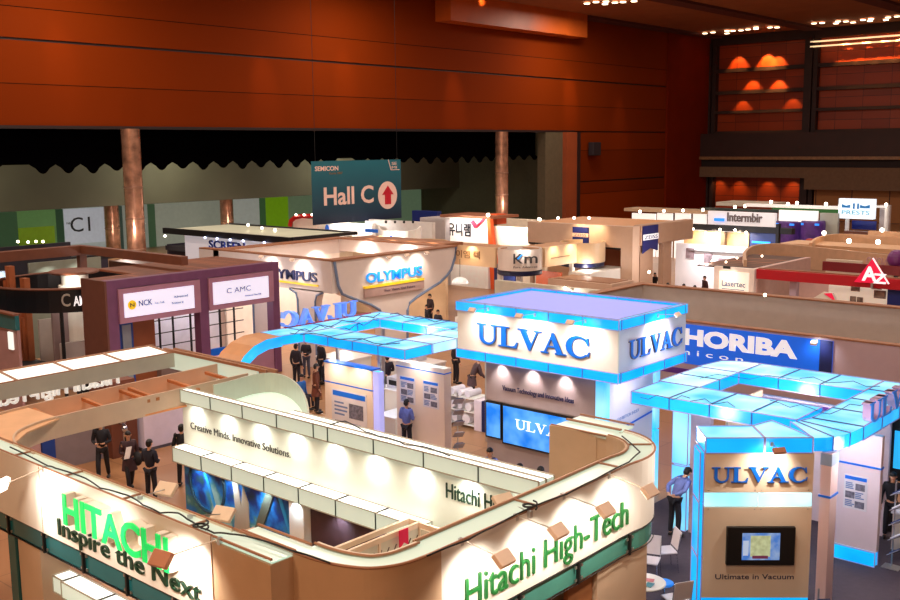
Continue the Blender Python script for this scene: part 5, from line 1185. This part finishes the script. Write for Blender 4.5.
p = PV(897, 259, 50.5); MB().ball(p, .45,.45,.45,16,10).build('ball', M('magenta', (110,40,110), .4), pk); MB().box(p.x-.08, p.x+.08, p.y-.08, p.y+.08, 0, p.z-.3).build('stand', black, pk)
# white lit floor level rooms behind the long partition, left part
for x, y in ((660,258),(680,262),(705,262)): p = PV(x, y, 46); point((p.x,46,3.3), 90, (1,.95,.92), .15)
# unseen area lights added to brighten the recess
for v in (30,50,70): area((-72,v,10.2), (-80,v,3), 900, 2, 2, (.95,1,.8))
# ------------------------------------------------------------------ people
skinm = M('skin tone', (214,160,128), .5, var=.03); eyem = M('eye dark', (20,16,16), .3); lipm = M('lip tone', (170,96,84), .5)
def skin_mesh(nodes, edges, sub=1):
    """nodes: list of (pos, rx, ry); returns verts, faces of the skinned and smoothed surface"""
    me = bpy.data.meshes.new('t'); me.from_pydata([tuple(n[0]) for n in nodes], edges, [])
    ob = bpy.data.objects.new('t', me); C.objects.link(ob)
    mo = ob.modifiers.new('s', 'SKIN'); mo.use_smooth_shade = True
    sv_ = me.skin_vertices[0].data
    for i, n in enumerate(nodes): sv_[i].radius = (n[1], n[2]); sv_[i].use_root = (i == 0)
    s2 = ob.modifiers.new('u', 'SUBSURF'); s2.levels = sub; s2.render_levels = sub
    dg = bpy.context.evaluated_depsgraph_get(); dg.update()
    em = bpy.data.meshes.new_from_object(ob.evaluated_get(dg))
    vs = [v.co.copy() for v in em.vertices]; fs = [list(p.vertices) for p in em.polygons]
    bpy.data.objects.remove(ob); bpy.data.meshes.remove(me); bpy.data.meshes.remove(em)
    return vs, fs
def person(px, py, face, label, top, bottom, hair=(24,18,18), h=1.72, pose='stand', arms='down', lean=0, longhair=False, coat=False, z_at=0.0, item=None, shoes=(20,16,16), group=None, skirt=False):
    """px,py: photo position of the feet (z_at=0) or of the head centre (z_at=height of head centre)"""
    P0 = PZ(px, py, z_at if z_at else 0.0); P0.z = 0
    k = h/1.75; fa = math.radians(face); ca, sa = math.cos(fa), math.sin(fa)
    sit = pose == 'sit'; dz = -.45 if sit else 0
    J = {'pel':(0,0,.95),'wai':(0,.0,1.1),'che':(0,.01,1.3),'nb':(0,0,1.45),'nk':(0,.01,1.52),'hd':(0,.03,1.6),'ht':(0,.03,1.67)}
    for s, n in ((-1,'l'),(1,'r')):
        J['sh'+n] = (s*.17,0,1.42)
        a = arms[n == 'r'] if isinstance(arms, tuple) else arms
        J['el'+n], J['wr'+n], J['ha'+n] = {'down': ((s*.24,-.03,1.13),(s*.25,.05,.89),(s*.25,.08,.81)), 'front': ((s*.23,.0,1.14),(s*.11,.24,1.13),(s*.06,.31,1.14)),
            'up': ((s*.22,.12,1.2),(s*.12,.2,1.42),(s*.09,.2,1.5)), 'back': ((s*.26,-.1,1.16),(s*.1,-.17,.98),(s*.03,-.17,.95)), 'reach': ((s*.2,.2,1.2),(s*.16,.42,1.1),(s*.15,.5,1.07))}[a]
        J['hi'+n] = (s*.09,0,.9)
        if sit: J['kn'+n] = (s*.11,.42,.95); J['an'+n] = (s*.11,.44,.54); J['to'+n] = (s*.12,.58,.49)
        elif pose == 'walk': J['kn'+n] = (s*.09,.16*s+.04,.49); J['an'+n] = (s*.08,.27*s-.05,.09); J['to'+n] = (s*.08,.27*s+.09,.04)
        else: J['kn'+n] = (s*.11,.02,.49); J['an'+n] = (s*.12,-.01,.09); J['to'+n] = (s*.14,.13,.04)
    L = math.radians(lean); up_ = {'wai','che','nb','nk','hd','ht','shl','shr','ell','elr','wrl','wrr','hal','har'}
    def T(p, key=None):
        x, y, z = p
        if key in up_ and lean:
            yy, zz = y, z-.95; y = yy*math.cos(L)+zz*math.sin(L); z = .95+zz*math.cos(L)-yy*math.sin(L)
        z += dz
        return Vector((P0.x+(x*ca-y*sa)*k, P0.y+(x*sa+y*ca)*k, z*k))
    Q = {n: T(p, n) for n, p in J.items()}
    t = thing('person', label, 'person', P0, group)
    def chain(names, R): return [(Q[n]-P0, R[n][0]*k, R[n][1]*k) for n in names]
    def mk(name, names, R, E, mat, sub=1):
        vs, fs = skin_mesh(chain(names, R), [(names.index(a), names.index(b)) for a, b in E], sub)
        mb = MB(); mb.add([v+P0 for v in vs], fs); return mb
    n_all = ['pel','wai','che','nb','nk','hd','ht','shl','ell','wrl','hal','shr','elr','wrr','har','hil','knl','anl','tol','hir','knr','anr','tor']
    R = dict(pel=(.1,.08),wai=(.09,.07),che=(.1,.07),nb=(.05,.05),nk=(.05,.05),hd=(.078,.09),ht=(.068,.08),shl=(.045,.045),ell=(.034,.034),wrl=(.024,.024),hal=(.03,.02),hil=(.08,.08),knl=(.052,.052),anl=(.036,.036),tol=(.035,.028))
    for a in ('sh','el','wr','ha','hi','kn','an','to'): R[a+'r'] = R[a+'l']
    E = [('pel','wai'),('wai','che'),('che','nb'),('nb','nk'),('nk','hd'),('hd','ht')]
    for n in 'lr': E += [('che','sh'+n),('sh'+n,'el'+n),('el'+n,'wr'+n),('wr'+n,'ha'+n),('pel','hi'+n),('hi'+n,'kn'+n),('kn'+n,'an'+n),('an'+n,'to'+n)]
    mb = mk('body', n_all, R, E, None)
    hc = (Q['hd']+Q['ht'])/2; f = Vector((-sa, ca, 0)); rt_ = Vector((ca, sa, 0))
    hf = (f*math.cos(L*.8)-Vector((0,0,1))*math.sin(L*.8)).normalized(); hu = (f*math.sin(L*.8)+Vector((0,0,1))*math.cos(L*.8)).normalized()
    def hp(a, b, c): return hc+(rt_*a+hf*b+hu*c)*k
    mb.add([hp(-.014,.085,-.03), hp(.014,.085,-.03), hp(0,.118,-.025), hp(0,.09,.02)], [(0,1,2),(0,2,3),(1,3,2),(0,3,1)])
    for s in (-1,1):
        c = hp(s*.032,.083,.012); mb.ball(c, .011*k, .011*k, .008*k, 6, 4, 1); c = hp(s*.082,.0,-.01); mb.ball(c, .014*k, .02*k, .028*k, 6, 4, 0)
        w, ha = Q['wr'+'lr'[s>0]], Q['ha'+'lr'[s>0]]; d = (ha-w).normalized(); sd = d.cross(Vector((0,0,1)) if abs(d.z) < .9 else f).normalized(); dn = sd.cross(d)
        for q, (o_, ln) in enumerate(((-.026,.055),(-.009,.068),(.009,.064),(.026,.048))):
            b0 = ha-d*.01*k+sd*o_*k; mb.tube([b0, b0+d*(ln*.55)*k, b0+(d*ln+dn*.02)*k], [.009*k,.008*k,.006*k], 5)
        b0 = (w+ha)/2; mb.tube([b0+sd*.02*k, b0+(sd*.045+d*.02)*k, b0+(sd*.05+d*.05)*k], [.01*k,.009*k,.007*k], 5)
    mb.tube([hp(-.02,.082,-.055), hp(0,.088,-.055), hp(.02,.082,-.055)], .006*k, 4, 2)
    mb.build('body', [skinm, eyem, lipm], t, smooth=True)
    # clothes
    tm = M('cloth %d %d %d' % top, top, .75, var=.15, scale=9); bm_ = M('cloth %d %d %d' % bottom, bottom, .75, var=.15, scale=9)
    nj = ['pel','wai','che','nb','shl','ell','wrl','shr','elr','wrr']
    RJ = dict(pel=(.145,.115),wai=(.14,.11),che=(.165,.12),nb=(.085,.085),shl=(.075,.075),ell=(.055,.055),wrl=(.042,.042)); 
    for a in ('sh','el','wr'): RJ[a+'r'] = RJ[a+'l']
    EJ = [('pel','wai'),('wai','che'),('che','nb')]+[e for n in 'lr' for e in (('che','sh'+n),('sh'+n,'el'+n),('el'+n,'wr'+n))]
    mk('jacket', nj, RJ, EJ, tm).build('jacket' if coat else 'shirt', tm, t, smooth=True)
    nt_ = ['pel','hil','knl','anl','hir','knr','anr']; RT = dict(pel=(.125,.1),hil=(.085,.085),knl=(.072,.072),anl=(.055,.055),hir=(.085,.085),knr=(.072,.072),anr=(.055,.055))
    mk('trousers', nt_, RT, [('pel','hil'),('hil','knl'),('knl','anl'),('pel','hir'),('hir','knr'),('knr','anr')], bm_).build('trousers', bm_, t, smooth=True)
    if coat and not sit:
        m_ = MB(); pr = []
        for i in range(13):
            a_ = 2*PI*i/13; pr.append((math.cos(a_), math.sin(a_)))
        for lev, (rx, ry, z) in enumerate(((.165,.13,1.0),(.2,.16,.8),(.22,.18,.62))):
            for c, s in pr: m_.v.append(T((rx*c, ry*s, z)))
        for lev in range(2):
            for i in range(13): m_.f.append([lev*13+i, lev*13+(i+1)%13, (lev+1)*13+(i+1)%13, (lev+1)*13+i]); m_.m.append(0)
        m_.build('coat_skirt', tm, t, smooth=True)
    hm = M('hair %d %d %d' % hair, hair, .5, var=.2, scale=20)
    m_ = MB(); n0 = 0; m_.ball((0,0,0), .088, .1, .098, 14, 10, 0, -.15)
    m_.v = [hp(v.x, v.y-.012, v.z+.022) for v in m_.v]
    b2 = MB().ball((0,0,0), .08, .06, .09, 12, 8); n_ = len(m_.v)
    m_.v += [hp(v.x, v.y-.05, v.z-.01) for v in b2.v]; m_.f += [[i+n_ for i in fc] for fc in b2.f]; m_.m += b2.m
    if longhair:
        b2 = MB().ball((0,0,0), .09, .05, .17, 12, 8); n_ = len(m_.v)
        m_.v += [hp(v.x, v.y-.06, v.z-.1) for v in b2.v]; m_.f += [[i+n_ for i in fc] for fc in b2.f]; m_.m += b2.m
    m_.build('hair', hm, t, smooth=True)
    for n in 'lr':
        a, b = Q['an'+n], Q['to'+n]; d = (b-a); d.z = 0; d.normalize(); s_ = Vector((-d.y, d.x, 0)); c = (a+b)/2
        base = 0.0 if not sit else None; z0 = b.z-.035*k
        m_ = MB().ball((0,0,0), .052, .145, .05, 12, 8); m_.v = [c+s_*v.x*k+d*(v.y+.0)*k+Vector((0,0,v.z*k)) if True else v for v in m_.v]
        mz = max(.052*k, z0+.052*k)
        m_.v = [Vector((v.x, v.y, mz+(v.z-c.z))) for v in m_.v]
        m_.build('shoe', M('shoe %d %d %d' % shoes, shoes, .4), t, smooth=True)
    return t, Q
# facing: degrees, 0 = away across the aisle (+y), 90 = -x, 180 = towards -y, 270 = +x. The camera looks from (+x,-y) side.
blk = (24,22,32)
t, Q = person(104, 481, 230, 'man in black walking at left, looking at something in his hands', blk, (22,20,28), pose='walk', arms='front', h=1.75)
a_, Q2 = person(131, 491, 250, 'woman with long dark hair and dark brown coat walking with white papers', (62,38,44), (24,20,28), pose='walk', arms=('down','front'), longhair=True, coat=True, h=1.66)
ppr = MB().obox((Q2['har']+Q2['hal'])/2*0+Q2['har']+Vector((.05,-.05,.08)), (1,0,.3), (0,.3,1), (0,-1,.3), .13, .16, .01).build('paper_sheaf', M('paper white', (235,230,232), .5)); tag(ppr, 'white papers held against the chest of the long haired woman', 'paper')
hb_ = MB().ball(Q2['hal']+Vector((-.08,0,.1)), .18,.12,.2,12,8).build('shoulder_bag', black2, smooth=True); tag(hb_, 'dark bag hanging at the side of the long haired woman', 'bag')
person(152, 503, 20, 'man in navy black jacket seen from behind near the inward floodlight plate', (26,26,44), (30,28,40), arms='front', h=1.7)
person(184, 487, 30, 'figure in black half hidden behind the left end of the inner white wall', (16,14,22), (16,14,22), arms='down', h=1.75)
person(297, 388, 10, 'leftmost dark suited man with his back turned under the left canopy', (30,22,36), (26,20,32), h=1.72)
person(307, 378, 200, 'small figure in black jacket over white shirt facing the dark suited man', (34,30,40), (60,60,80), h=1.6, arms='front')
person(322, 384, 170, 'man in dark suit standing behind the visitor in the brown coat', (26,24,36), (22,20,30), h=1.74)
t, Q = person(317, 413, 330, 'visitor in long brown coat holding a tan bag by the first poster panel', (104,50,30), (26,20,28), coat=True, h=1.74)
m_ = MB().obox(Q['hal']+Vector((0,0,-.22)), (1,0,0), (0,1,0), (0,0,1), .06, .17, .2); m_.tube([Q['hal']+Vector((0,-.1,-.04)), Q['hal']+Vector((0,0,.02)), Q['hal']+Vector((0,.1,-.04))], .008, 5)
tag(m_.build('paper_bag', M('tan paper', (150,104,66), .6)), 'tan paper carrier bag hanging from the hand of the brown coated visitor', 'bag')
person(301, 376, 280, 'person in blue shirt seated by the curved apse wall with only head and shoulder showing', (40,110,190), (40,40,60), pose='sit', z_at=1.15, h=1.65)
person(388, 402, 60, 'figure in dark clothes and pale shoes walking between the two poster panels', (34,22,36), (28,20,32), pose='walk', arms='front', shoes=(220,205,200), h=1.74)
person(407, 455, 10, 'man in blue shirt and dark trousers reading the second poster panel, seen from behind', (96,112,186), (22,22,34), arms='front', h=1.7)
person(472, 402, 330, 'person in grey brown coat leaning over the white shelf unit', (92,72,76), (30,24,34), lean=28, arms='reach', coat=True, h=1.72)
person(456, 384, 340, 'dark figure partly hidden behind the left edge of the lavender roofed tower', (36,28,36), (30,24,32), h=1.7)
person(490, 452, 200, 'man in blue shirt seen head and shoulders above the inner wall, beneath the blue screen', (90,110,190), (30,30,46), z_at=1.58, h=1.7)
person(520, 468, 190, 'dark haired head showing just above the inner wall, left of two', (30,28,44), (24,24,34), z_at=1.58, h=1.7)
person(541, 471, 190, 'dark haired head showing just above the inner wall, right of two', (40,34,44), (24,24,34), z_at=1.58, h=1.7)
person(341, 429, 190, 'dark head peeping over the inner wall top under the first poster panel', (40,36,50), (24,24,34), z_at=1.6, h=1.68)
person(674, 537, 345, 'man in blue striped shirt bending forward beside the white chairs', (110,124,186), (20,20,32), lean=34, arms='back', h=1.74)
person(692, 515, 130, 'figure in dark vest and white sleeves half hidden behind the kiosk', (30,40,90), (20,20,34), arms='front', h=1.72)
person(708, 418, 180, 'dark haired head visible above the kiosk roof, under the right canopy', (60,50,70), (30,30,40), z_at=1.6, h=1.68)
person(893, 478, 200, 'dark figure behind the poster panel at the right edge', (20,18,28), (20,18,28), z_at=1.45, h=1.6)
person(655, 275, 200, 'woman in black with a pink item by the taupe arch', (24,18,24), (40,30,40), z_at=1.5, h=1.65, longhair=True)
for x, y, lb, tp_ in ((668,284,'dark head over the long partition, first from the left of four',(60,40,46)),(684,285,'dark head over the long partition, second from the left of four',(40,30,40)),(695,286.5,'dark head over the long partition, third from the left of four',(40,30,40))):
    person(x, y, 180, lb, tp_, (30,24,30), z_at=1.6+.0, h=1.68)
person(705, 278, 150, 'man in dark maroon jacket standing tallest behind the long partition', (62,26,28), (30,20,26), z_at=1.62, h=1.75)
person(430, 296, 170, 'dark suited man standing at the right foot of the flared wall', (44,26,32), (30,22,30), z_at=1.6, h=1.72)
person(438, 311, 190, 'person in navy seated right of the dark suited man near the flared wall', (24,22,40), (24,20,30), pose='sit', z_at=1.15, h=1.65)
person(427, 306, 150, 'second seated figure in dark clothes at the foot of the flared wall', (30,24,36), (24,20,30), pose='sit', z_at=1.15, h=1.65)
person(78, 360, 180, 'dark head over the pale beam beyond the planter, left of two', (60,40,44), (30,24,30), z_at=1.55, h=1.65)
person(84, 358, 180, 'dark head over the pale beam beyond the planter, right of two', (40,34,44), (30,24,30), z_at=1.6, h=1.7)
person(128, 401, 180, 'dark figure glimpsed through the back beam of the foreground booth', (30,26,40), (24,20,30), z_at=1.4, h=1.6)

# ------------------------------------------------------------------ furniture
chm = M('chair white', (232,224,228), .4); chr_ = M('chrome', (200,200,210), .15, .95)
def chair(x, y, rot, label, z=.45):
    p = PZ(x, y, z); p.z = 0
    t = thing('cafe_chair', label, 'chair', p); t.rotation_euler = (0,0,0)
    r = math.radians(rot); f = Vector((-math.sin(r), math.cos(r), 0)); s = Vector((f.y, -f.x, 0)); U = Vector((0,0,1))
    MB().obox(p+U*.45, s, f, U, .21, .21, .015).build('seat', chm, t, bevel=.012)
    b0 = p-f*.22+U*.7; MB().obox(b0-f*.03, s, (U-f*.2).normalized(), f, .2, .2, .012).build('backrest', chm, t, bevel=.01)
    for a in (-1,1):
        for b in (-1,1):
            top = p+s*(a*.19)+f*(b*.19)+U*.44; bot = p+s*(a*.22)+f*(b*.23); MB().tube([bot, top], .012, 6).build('leg', chr_, t)
        MB().tube([p+s*(a*.2)-f*.2+U*.44, p+s*(a*.2)-f*.27+U*.86], .011, 6).build('back_support', chr_, t)
    return t
chair(665, 550, 140, 'white cafe chair nearest the bending man, seat facing the corner of the booth')
chair(649, 560, 200, 'white cafe chair partly hidden by the booth corner, behind the round table')
chair(676, 598, 60, 'white cafe chair at the bottom edge left of the kiosk')
p = PZ(652, 582, .72); p.z = 0
p.x -= .12; p.y -= .1
tt = thing('cafe_table', 'small round white table strewn with leaflets at the booth corner', 'table', p)
MB().lathe([(.4,.7),(.42,.71),(.42,.725),(.4,.735)], p, 28).build('tabletop', white, tt); MB().lathe([(.03,.02),(.03,.7)], p, 12).build('pedestal', chr_, tt); MB().lathe([(.24,0),(.24,.02)], p, 24).build('base', chr_, tt)
for i, (dx, dy, r_) in enumerate(((.05,.1,20),(-.15,-.05,60),(.18,-.1,100))):
    r_ = math.radians(r_); o = MB().obox(p+Vector((dx,dy,.742+.004*i)), (math.cos(r_),math.sin(r_),0), (-math.sin(r_),math.cos(r_),0), (0,0,1), .1, .07, .003).build('leaflet', [M('leaflet pink', (210,120,120), .5), M('leaflet white', (230,230,236), .5), M('leaflet teal', (60,130,140), .5)][i])
    tag(o, ['pink leaflet lying on the small round table', 'white leaflet lying on the small round table', 'teal leaflet lying on the small round table'][i], 'leaflet')
p = PZ(664, 583, .45); p.z = 0
st = thing('stool', 'bright blue round stool tucked beside the small round table', 'stool', p)
MB().lathe([(.17,.42),(.19,.44),(.19,.46),(.16,.48)], p, 24).build('seat', M('bright blue', (20,130,235), .4, emit=.2), st); MB().lathe([(.02,.02),(.02,.42)], p, 10).build('stem', chr_, st); MB().lathe([(.16,0),(.16,.02)], p, 20).build('base', chr_, st)
counter0 = None
# dark carpet at the right
struct(MB().box(-12.6, -5.2, 14.1, 26, .002, .012).box(-12.6,-9.4,12,14.1,.002,.012).build('floor_carpet', M('violet grey carpet', (70,58,66), .9, var=.1, scale=8)))
# demonstration counters and machines under the left canopy
def counter(u0, u1, v0, v1, h, label, mat=white):
    t = thing('demo_counter', label, 'counter', ((u0+u1)/2,(v0+v1)/2,0))
    MB().box(u0, u1, v0, v1, .08, h-.04).build('cabinet', mat, t); MB().box(u0-.03, u1+.03, v0-.03, v1+.03, h-.04, h).build('worktop', M('worktop white', (240,236,236), .3), t); MB().box(u0+.05, u1-.05, v0+.05, v1-.05, 0, .08).build('plinth', M('plinth grey', (90,84,96), .5), t)
    return t
def machine(u, v, z, s, label):
    t = thing('bench_instrument', label, 'instrument', (u,v,z))
    MB().box(u-.3*s, u+.3*s, v-.25*s, v+.25*s, z, z+.3*s).build('housing', M('instrument grey', (200,196,204), .4), t, bevel=.02)
    MB().box(u-.2*s, u+.1*s, v-.26*s, v-.25*s, z+.08*s, z+.22*s).build('front_display', black, t); MB().lathe([(.12*s,0),(.12*s,.22*s),(.05*s,.26*s)], (u+.1*s,v,z+.3*s), 16).build('chamber', steel, t)
counter(-24.2, -22.2, 23.6, 24.6, 1.0, 'long white demonstration counter under the far side of the left canopy')
machine(-23.6, 24.1, 1.0, 1.2, 'larger grey bench instrument with steel chamber on the long white counter'); machine(-22.7, 24.0, 1.0, .9, 'smaller grey bench instrument on the right part of the long white counter')
counter(-29.6, -28.0, 25.6, 27.0, 1.05, 'white reception counter behind the dark suited man near the funnel wall')
counter(-27.6, -25.2, 27.0, 28.2, 1.0, 'white counter beyond the left canopy, in front of the flared wall')
machine(-26.2, 27.6, 1.0, 1.1, 'dark fronted bench instrument on the counter before the flared wall')
counter(-22.2, -21.4, 21.6, 22.6, .8, 'short white counter between the two poster panels')
sh_ = thing('shelf_unit', 'white open shelf unit stacked with white rolls left of the blue screens', 'shelf', (-21.0,24.4,0))
pa = PZ(450, 420, 0); ua, va = -21.6, 24.3
for z in (.12,.55,1.0): MB().box(ua-.1, ua+1.1, va, va+.7, z-.02, z+.02).build('shelf_board', white, sh_)
MB().box(ua-.12, ua-.06, va, va+.7, 0, 1.02).build('side_panel', white, sh_); MB().box(ua+1.1, ua+1.4, va-.02, va+.72, 0, .98).build('side_panel', M('pinkish side', (226,208,214), .4), sh_); MB().box(ua+1.4, ua+1.6, va, va+.7, 0, 1.0).build('blue_end', navy, sh_)
for i, (x_, z_, r_) in enumerate(((ua+.12,.7,.12),(ua+.45,.7,.1),(ua+.82,.71,.13),(ua+.25,.3,.15),(ua+.72,.3,.16),(ua+.1,1.14,.12),(ua+.45,1.12,.1),(ua+.8,1.13,.11))):
    n_ = 14; m_ = MB().tube([(x_,va+.02,z_),(x_,va+.6,z_)], r_, 16); o = m_.build('paper_roll', chm)
    tag(o, ['white roll on the middle shelf of the open unit, left end','white roll on the middle shelf of the open unit, centre','larger white roll on the middle shelf, right end','thick white roll on the bottom shelf, left','thick white roll on the bottom shelf, right','white roll on top of the open shelf unit, left','thin white roll on top of the open shelf unit, centre','white roll on top of the open shelf unit, right'][i], 'roll', 'rolls on the shelf unit')
counter(-12.6, -11.9, 23.0, 24.2, 1.0, 'pale pink counter glimpsed left of the bending man under the canopy corner', M('pale pink counter', (232,206,206), .4))
# wall monitor at the right edge
wm = thing('standing_monitor', 'tall black framed monitor with a cyan picture at the right edge', 'monitor', (-6.2,23.8,0))
p = PV(893, 430, 23.8); q = PV(905, 470, 23.8)
MB().box(p.x-.25, q.x+.4, 23.8, 23.95, q.z-.3, p.z+.5).build('casing', black, wm); MB().box(p.x+.05, q.x+.2, 23.78, 23.8, q.z, p.z).build('screen_picture', M('cyan picture', (40,170,230), .3, emit=.9), wm); MB().box(p.x-.1, p.x+.1, 23.8, 23.9, 0, q.z-.3).build('stand', black, wm)
counter(-7.0, -5.0, 22.6, 23.4, .95, 'pale beige counter below the tall black monitor', cream)
# left aisle: information counter and partitions behind the walking visitors
ic = thing('information_counter', 'mauve white counter front with a small blue logo behind the walking visitors', 'counter', (-28,16,0))
a = PZ(145, 449, .1); u_ = a.x; b_ = PU(188, 436, u_)
MB().box(u_-.6, u_, a.y, b_.y+.6, .1, 1.5).build('front_panel', M('pale lilac board', (206,190,204), .5, emit=.1), ic); MB().box(u_-.62, u_+.03, a.y-.05, b_.y+.65, 1.5, 1.56).build('counter_top', white, ic); MB().box(u_-.6,u_-.02,a.y,b_.y+.6,0,.1).build('plinth', MATS['plinth grey'], ic)
text('C AMC', (u_,a.y+.2,1.15), (u_,a.y+1.1,1.15), .2, .01, MATS['logo blue'], ic)
MB().box(u_-1.2, u_-.1, a.y-1.0, a.y-.15, 0, 2.3).build('side_block', M('red brown block', (110,60,40), .6), ic)
pt = thing('partition_wall', 'grey low partition behind the man in black, with a blue end strip', 'partition', (u_-1.5,a.y-1.6,0))
MB().box(u_-.6, u_-.4, a.y-2.6, a.y-1.05, 0, 2.0).build('panel', M('mid grey panel', (130,116,120), .6), pt); MB().box(u_-.6, u_-.35, a.y-3.0, a.y-2.62, 0, 1.6).build('blue_strip', M('blue strip', (24,60,140), .5), pt)
MB().box(u_-.5, u_-.4, a.y-6, a.y-3.02, 0, 1.2).build('low_panel', M('mauve low panel', (190,150,150), .6), pt)
p = PZ(127, 447, 0); sc_ = thing('silver_sculpture', 'twisted silver balloon like figure standing behind the walking woman', 'sculpture', (u_-.1,a.y-.7,0))
for i, (z, r) in enumerate(((.9,.1),(1.15,.13),(1.4,.1),(1.6,.08))): MB().ball((u_+.05+.05*(-1)**i, a.y-.7, z), r, r, r*1.2, 12, 8).build('lobe', chr_, sc_, smooth=True)
MB().lathe([(.12,0),(.03,.05),(.03,.85)], (u_+.05,a.y-.7,0), 12).build('stand', chr_, sc_)
for u, v in ((-25,15.5),(-23,12.5),(-27.5,18)): point((u,v,3.9), 60, (1,.82,.66), .3)
# ------------------------------------------------------------------ hall light, camera
for u in (-55,-38,-21,-6):
    for v in (8,32,56,84): area((u,v,21.6), (u,v,0), 1550, 3, 3, (1,.84,.7))
for x, y, pw in ((60,60,1.0),(265,95,1.6),(345,80,1.0),(455,110,2.0),(570,100,2.4),(470,4,1.0),(620,150,1.6)):
    p = PU(x, y, -62); spot((-58.5,p.y-1,21.9), (-62,p.y,p.z), 900*pw, 22, (1,.6,.3), 1, .3)
for u_, v_ in ((-14,-14),(3,-10)): area((u_,v_,21.6), (-9,8,3.5), 2600, 3, 3, (1,.62,.36))  # unseen warm lights added behind the camera to brighten unlit booth faces
w = bpy.data.worlds.new('world'); bpy.context.scene.world = w; w.use_nodes = True
w.node_tree.nodes['Background'].inputs[0].default_value = (1,.7,.55,1); w.node_tree.nodes['Background'].inputs[1].default_value = .055
cam = bpy.data.cameras.new('camera'); co_ = bpy.data.objects.new('camera', cam); C.objects.link(co_)
cam.lens = F*36/900; cam.sensor_width = 36; cam.clip_end = 400
co_.location = (0,0,HC)
fw = Vector((U2[1]*math.cos(PT), V2[1]*math.cos(PT), -math.sin(PT)))
right = Vector((U2[0], V2[0], 0)); up = right.cross(fw)
cr_, sr_ = math.cos(RL), math.sin(RL)
X = right*cr_-up*sr_; Y = right*sr_+up*cr_   # camera axes with roll
R_ = Matrix((X, Y, -fw)).transposed()
co_.rotation_euler = R_.to_euler()
sc = bpy.context.scene; sc.camera = co_
sc.view_settings.view_transform = 'Standard'; sc.view_settings.look = 'None'; sc.view_settings.exposure = 0; sc.view_settings.gamma = 1
sc.view_settings.use_curve_mapping = False
